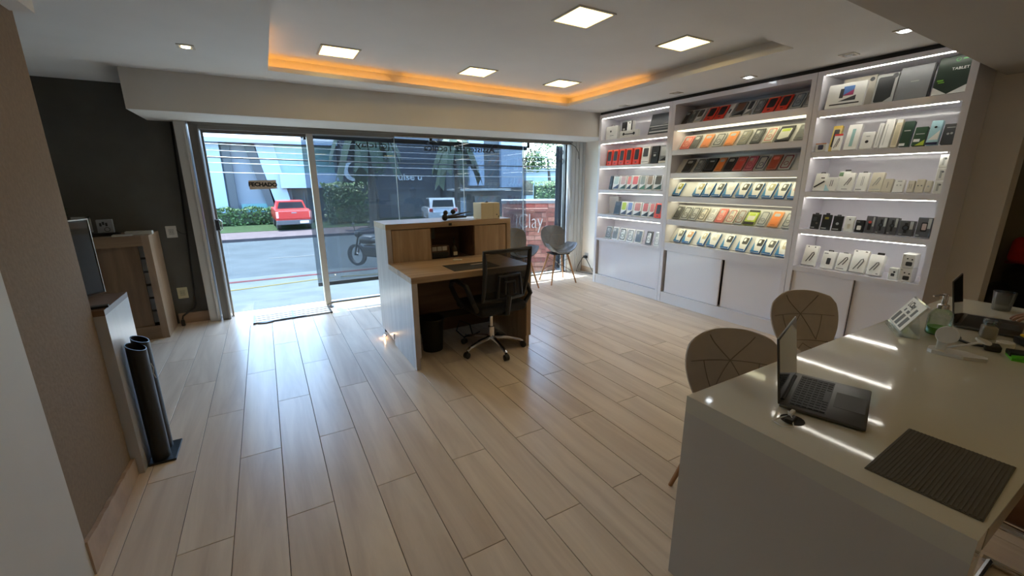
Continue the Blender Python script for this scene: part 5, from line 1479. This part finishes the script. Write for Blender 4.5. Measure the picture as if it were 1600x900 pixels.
# square glass jar
jr = thing('glass_jar', 'square clear jar with round lid beside the far laptop', 'jar', (2.83, .487, DZ-.001), R(20))
B().rbox(-.034, -.026, 0, .034, .026, .062, .012, 3).build('jar', mat('frosted_jar', srgb(176, 172, 158), .25, noise=.03, trans=.35), jr, True)
B().lathe([(.018, .062), (.018, .07), (.026, .072), (.026, .088), (.022, .09)], n=20).build('lid', glass('jar_lid', (.75, .74, .7), .25, .05), jr, True)
B().prism(circ(.011, 14, 0, .034), -.0275, -.0262).build('label', M_black, jr)
# clear tumbler
cu = thing('plastic_tumbler', 'translucent plastic tumbler at the far right of the desk', 'cup', (3.52, .585, DZ-.001))
B().lathe([(.036, 0), (.037, .004), (.046, .105), (.0445, .105), (.035, .006)], n=24).build('wall', glass('cloudy_plastic', (.66, .66, .63), .2, .15), cu, True)
# green tray, tape, cap, black pieces
gt = thing('green_plastic_case', 'bright green plastic case at the right edge of the desk', 'case', (2.60, .345, DZ-.001), R(-68))
M_gr = mat('lime_plastic', srgb(92, 190, 44), .4, noise=.05)
B().prism([(-.03, 0), (.075, 0), (.085, .026), (.06, .026), (.03, .014), (-.03, .010)], -.045, .045, 'y').build('lower_shell', M_gr, gt)
B().prism([(-.03, .013), (.028, .017), (.058, .029), (.05, .036), (.02, .026), (-.03, .020)], -.045, .045, 'y').build('upper_shell', M_gr, gt)
B().box(-.035, -.03, .014, .02, .03, .030).build('black_insert', M_black, gt)
ct = B().lathe([(.027, 0), (.029, .004), (.029, .022), (.026, .025)], n=22).build('round_tub', M_wp, None, True); ct.location = (2.735, .412, DZ-.001); tag(ct, 'small white round tub beside the green plastic case', 'tub')
bt = thing('black_pouch', 'black pouch with yellow top at the right edge of the desk', 'pouch', (2.86, .345, DZ-.001), R(-50))
B().rbox(-.06, -.04, 0, .06, .04, .035, .012).build('pouch', M_black, bt, True)
B().rbox(-.045, -.03, .034, .045, .03, .046, .006).build('yellow_roll', mat('yellow_plastic', srgb(232, 196, 30), .4, noise=.03), bt)
B().box(-.015, -.031, .0455, .015, -.01, .0467).build('black_mark', M_black, bt)
bp_ = thing('black_adaptor', 'black power adaptor with short lead beside the white cap', 'adaptor', (2.64, .432, DZ-.001), R(20))
B().rbox(-.03, -.025, 0, .03, .025, .026, .006).build('body', M_black, bp_)
B().tube([(.0, .024, .012), (.01, .06, .008), (.06, .09, .006), (.10, .085, .006)], .006, 8).build('lead', M_black, bp_, True)

# ---------------------------------------------------------------- right recess
rcch = thing('padded_armchair', 'bulky black padded armchair beyond the far end of the desk', 'chair', (5.04, .50, 0), R(-90))
M_blk = mat('black_leather', (.010, .010, .011), .5, noise=.1, nscale=30)
B().rbox(-.42, -.25, .12, .42, .22, .46, .08, 3).build('seat', M_blk, rcch, True)
B().rbox(-.42, .12, .3, .42, .30, .80, .09, 3).build('backrest', M_blk, rcch, True)
for s in (-1, 1):
    B().rbox(s*.40-.08, -.25, .12, s*.40+.08, .22, .64, .06, 3).build('armrest', M_blk, rcch, True)
for sx in (-1, 1):
    for sy in (-1, 1):
        B().lathe([(.02, 0), (.026, .14)], (sx*.34, sy*.17, 0), 10).build('leg', M_black, rcch)
rdc = thing('red_cushion', 'red cushion propped on top of the black armchair', 'cushion', (5.19, .745, .79), R(-90))
b_ = B().rbox(-.17, -.05, .01, .17, .06, .22, .045, 3)
b_.xf(Matrix.Rotation(R(4), 4, 'Y')).build('cover', mat('red_cloth', srgb(200, 36, 24), .8, noise=.1, nscale=20), rdc, True)
B().tube([(-.17, 0, .02), (.17, 0, .02)], .012, 8).build('piping', mat('dark_red_cloth', srgb(120, 20, 16), .8, noise=0), rdc)
# chrome chair half under the near edge
cs = thing('chrome_frame_chair', 'chrome tube framed chair at the near side of the desk', 'chair', (2.05, .02, 0), R(180))
B().tube([(-.24, -.22, .012), (-.24, .20, .012), (-.24, .24, .05), (-.24, .22, .44), (-.24, -.17, .45)], .013, 10).build('frame', M_chrome, cs, True)
B().tube([(.24, -.22, .012), (.24, .20, .012), (.24, .24, .05), (.24, .22, .44), (.24, -.17, .45)], .013, 10).build('frame', M_chrome, cs, True)
B().tube([(-.24, -.20, .012), (.24, -.20, .012)], .012, 8).build('cross_bar', M_chrome, cs)
B().rbox(-.23, -.2, .45, .23, .23, .51, .03, 3).build('seat', mat('brown_leather', srgb(110, 70, 44), .5, noise=.1), cs, True)
B().rbox(-.22, .2, .56, .22, .25, .86, .02, 3).build('backrest', MATS['brown_leather'], cs, True)
for s in (-1, 1):
    B().tube([(s*.2, .215, .47), (s*.2, .235, .6)], .011, 8).build('back_post', M_chrome, cs)

# ---------------------------------------------------------------- person at the far laptop (only the right hand reaches into the picture)
M_skin = mat('skin', (0.36, 0.20, 0.13), .5, noise=.05, nscale=30)
def skinned(name, verts, edges, m, parent=None, sub=2):
    me = bpy.data.meshes.new(name)
    me.from_pydata([v[0] for v in verts], edges, [])
    me.materials.append(m)
    o = link(name, me, parent)
    md = o.modifiers.new('skin', 'SKIN')
    lay = me.skin_vertices[0].data
    for i, v in enumerate(verts):
        r = v[1] if isinstance(v[1], tuple) else (v[1], v[1])
        lay[i].radius = r
        lay[i].use_root = (i == 0)
    md.use_smooth_shade = True
    sb = o.modifiers.new('sub', 'SUBSURF'); sb.levels = sub; sb.render_levels = sub
    return o
class G:
    def __init__(s): s.v = []; s.e = []
    def chain(s, pts, start=None):
        prev = start
        for p, r in pts:
            s.v.append((p, r)); i = len(s.v)-1
            if prev is not None: s.e.append((prev, i))
            prev = i
        return prev
ps = thing('person', 'person seated at the far laptop, right hand resting on the desk', 'person', (3.46, -.22, 0))
g = G()
pel = g.chain([((0, 0, .54), (.15, .11))])
neck = g.chain([((0, -.01, .68), (.14, .10)), ((0, 0, .84), (.15, .10)), ((0, .01, .96), (.16, .09)), ((0, .02, 1.07), .055)], pel)
chest = neck-1
g.chain([((0, .035, 1.15), (.065, .07)), ((0, .045, 1.24), (.078, .09)), ((0, .035, 1.31), (.06, .07))], neck)
def hand(g, wrist, d, curl, thumb_side):
    """palm and five bent fingers; d points from wrist to knuckles"""
    w0 = Vector(g.v[wrist][0]); d = Vector(d).normalized(); sd = Vector((-d.y, d.x, 0)).normalized()*thumb_side
    dn = Vector((0, 0, -1))
    palm = g.chain([(tuple(w0+d*.04), (.030, .016)), (tuple(w0+d*.075), (.034, .014))], wrist)
    for off, ln in ((.030, .070), (.010, .080), (-.010, .074), (-.029, .058)):
        b = w0+d*.085+sd*off
        g.chain([(tuple(b), .010), (tuple(b+d*ln*.45+dn*.004), .009), (tuple(b+d*ln*.75+dn*(.004+curl*.4)), .008), (tuple(b+d*ln*.9+dn*(.006+curl)), .007)], palm)
    b = w0+d*.035+sd*.03
    g.chain([(tuple(b), .012), (tuple(b+d*.03+sd*.018), .010), (tuple(b+d*.055+sd*.018+dn*.008), .008)], palm-1)
for s_, el, wr, hd in ((1, (.20, .20, .80), (-.09, .61, .792), (-.75, .55, -.04)), (-1, (-.26, .22, .80), (-.20, .47, .79), (.2, .9, -.05))):
    sh = g.chain([((s_*.17, .01, .99), .06), ((s_*.21, .05, .92), .05)], chest)
    wv = g.chain([(el, .042), (tuple((Vector(el)*.6+Vector(wr)*.4)), .038), (wr, .026)], sh)
    hand(g, wv, hd, .018, s_*-1)
for s_ in (-1, 1):
    g.chain([((s_*.10, .05, .53), .085), ((s_*.12, .24, .53), .075), ((s_*.13, .42, .51), .058), ((s_*.13, .43, .30), .05), ((s_*.13, .40, .10), .036), ((s_*.13, .43, .045), .036), ((s_*.13, .53, .032), .03)], pel)
skinned('body', g.v, g.e, M_skin, ps)
t = G()
p0 = t.chain([((0, 0, .55), (.165, .125))])
c0 = t.chain([((0, -.01, .68), (.155, .115)), ((0, 0, .84), (.165, .115)), ((0, .01, .96), (.17, .10)), ((0, .015, 1.03), .075)], p0)-1
for s_, el in ((1, (.20, .20, .80)), (-1, (-.26, .22, .80))):
    t.chain([((s_*.17, .01, .99), .072), ((s_*.21, .05, .92), .062), (tuple(Vector((s_*.21, .05, .92))*.35+Vector(el)*.65), .055)], c0)
skinned('shirt', t.v, t.e, mat('dark_shirt', (.02, .022, .026), .8, noise=.1, nscale=40), ps)
t = G()
p0 = t.chain([((0, 0, .53), (.165, .12))])
for s_ in (-1, 1):
    t.chain([((s_*.10, .05, .53), .098), ((s_*.12, .24, .53), .086), ((s_*.13, .425, .51), .068), ((s_*.13, .435, .30), .062), ((s_*.13, .40, .11), .052)], p0)
skinned('trousers', t.v, t.e, mat('dark_trousers', (.025, .03, .045), .8, noise=.1, nscale=40), ps)
B().ball((0, .02, 1.27), .088, .10, .085).build('hair', mat('dark_hair', (.015, .011, .009), .6, noise=.2, nscale=60), ps, True)
for s_ in (-1, 1):
    B().ball((s_*.028, .128, 1.235), .011).build('eye', pm((220, 216, 210)), ps, True)
    B().rbox(s_*.13-.045, .36, .001, s_*.13+.045, .60, .07, .03).build('shoe', M_black, ps, True)
B().ball((0, .142, 1.21), .012, .016, .02).build('nose', M_skin, ps, True)
B().rbox(-.024, .118, 1.165, .024, .134, 1.178, .005).build('mouth', mat('lips', (.22, .08, .06), .5, noise=0), ps, True)
st = thing('office_stool', 'black round stool under the seated person', 'stool', (3.46, -.26, 0))
B().lathe([(.17, .38), (.19, .40), (.19, .435), (.16, .445)], n=24).build('seat', M_blk, st, True)
B().lathe([(.025, .03), (.025, .38)], n=12).build('column', M_chrome, st)
for k in range(5):
    a_ = 2*PI*k/5
    B().tube([(0, 0, .05), (math.cos(a_)*.24, math.sin(a_)*.24, .02)], [.02, .014], 8).build('foot_arm', M_chrome, st)
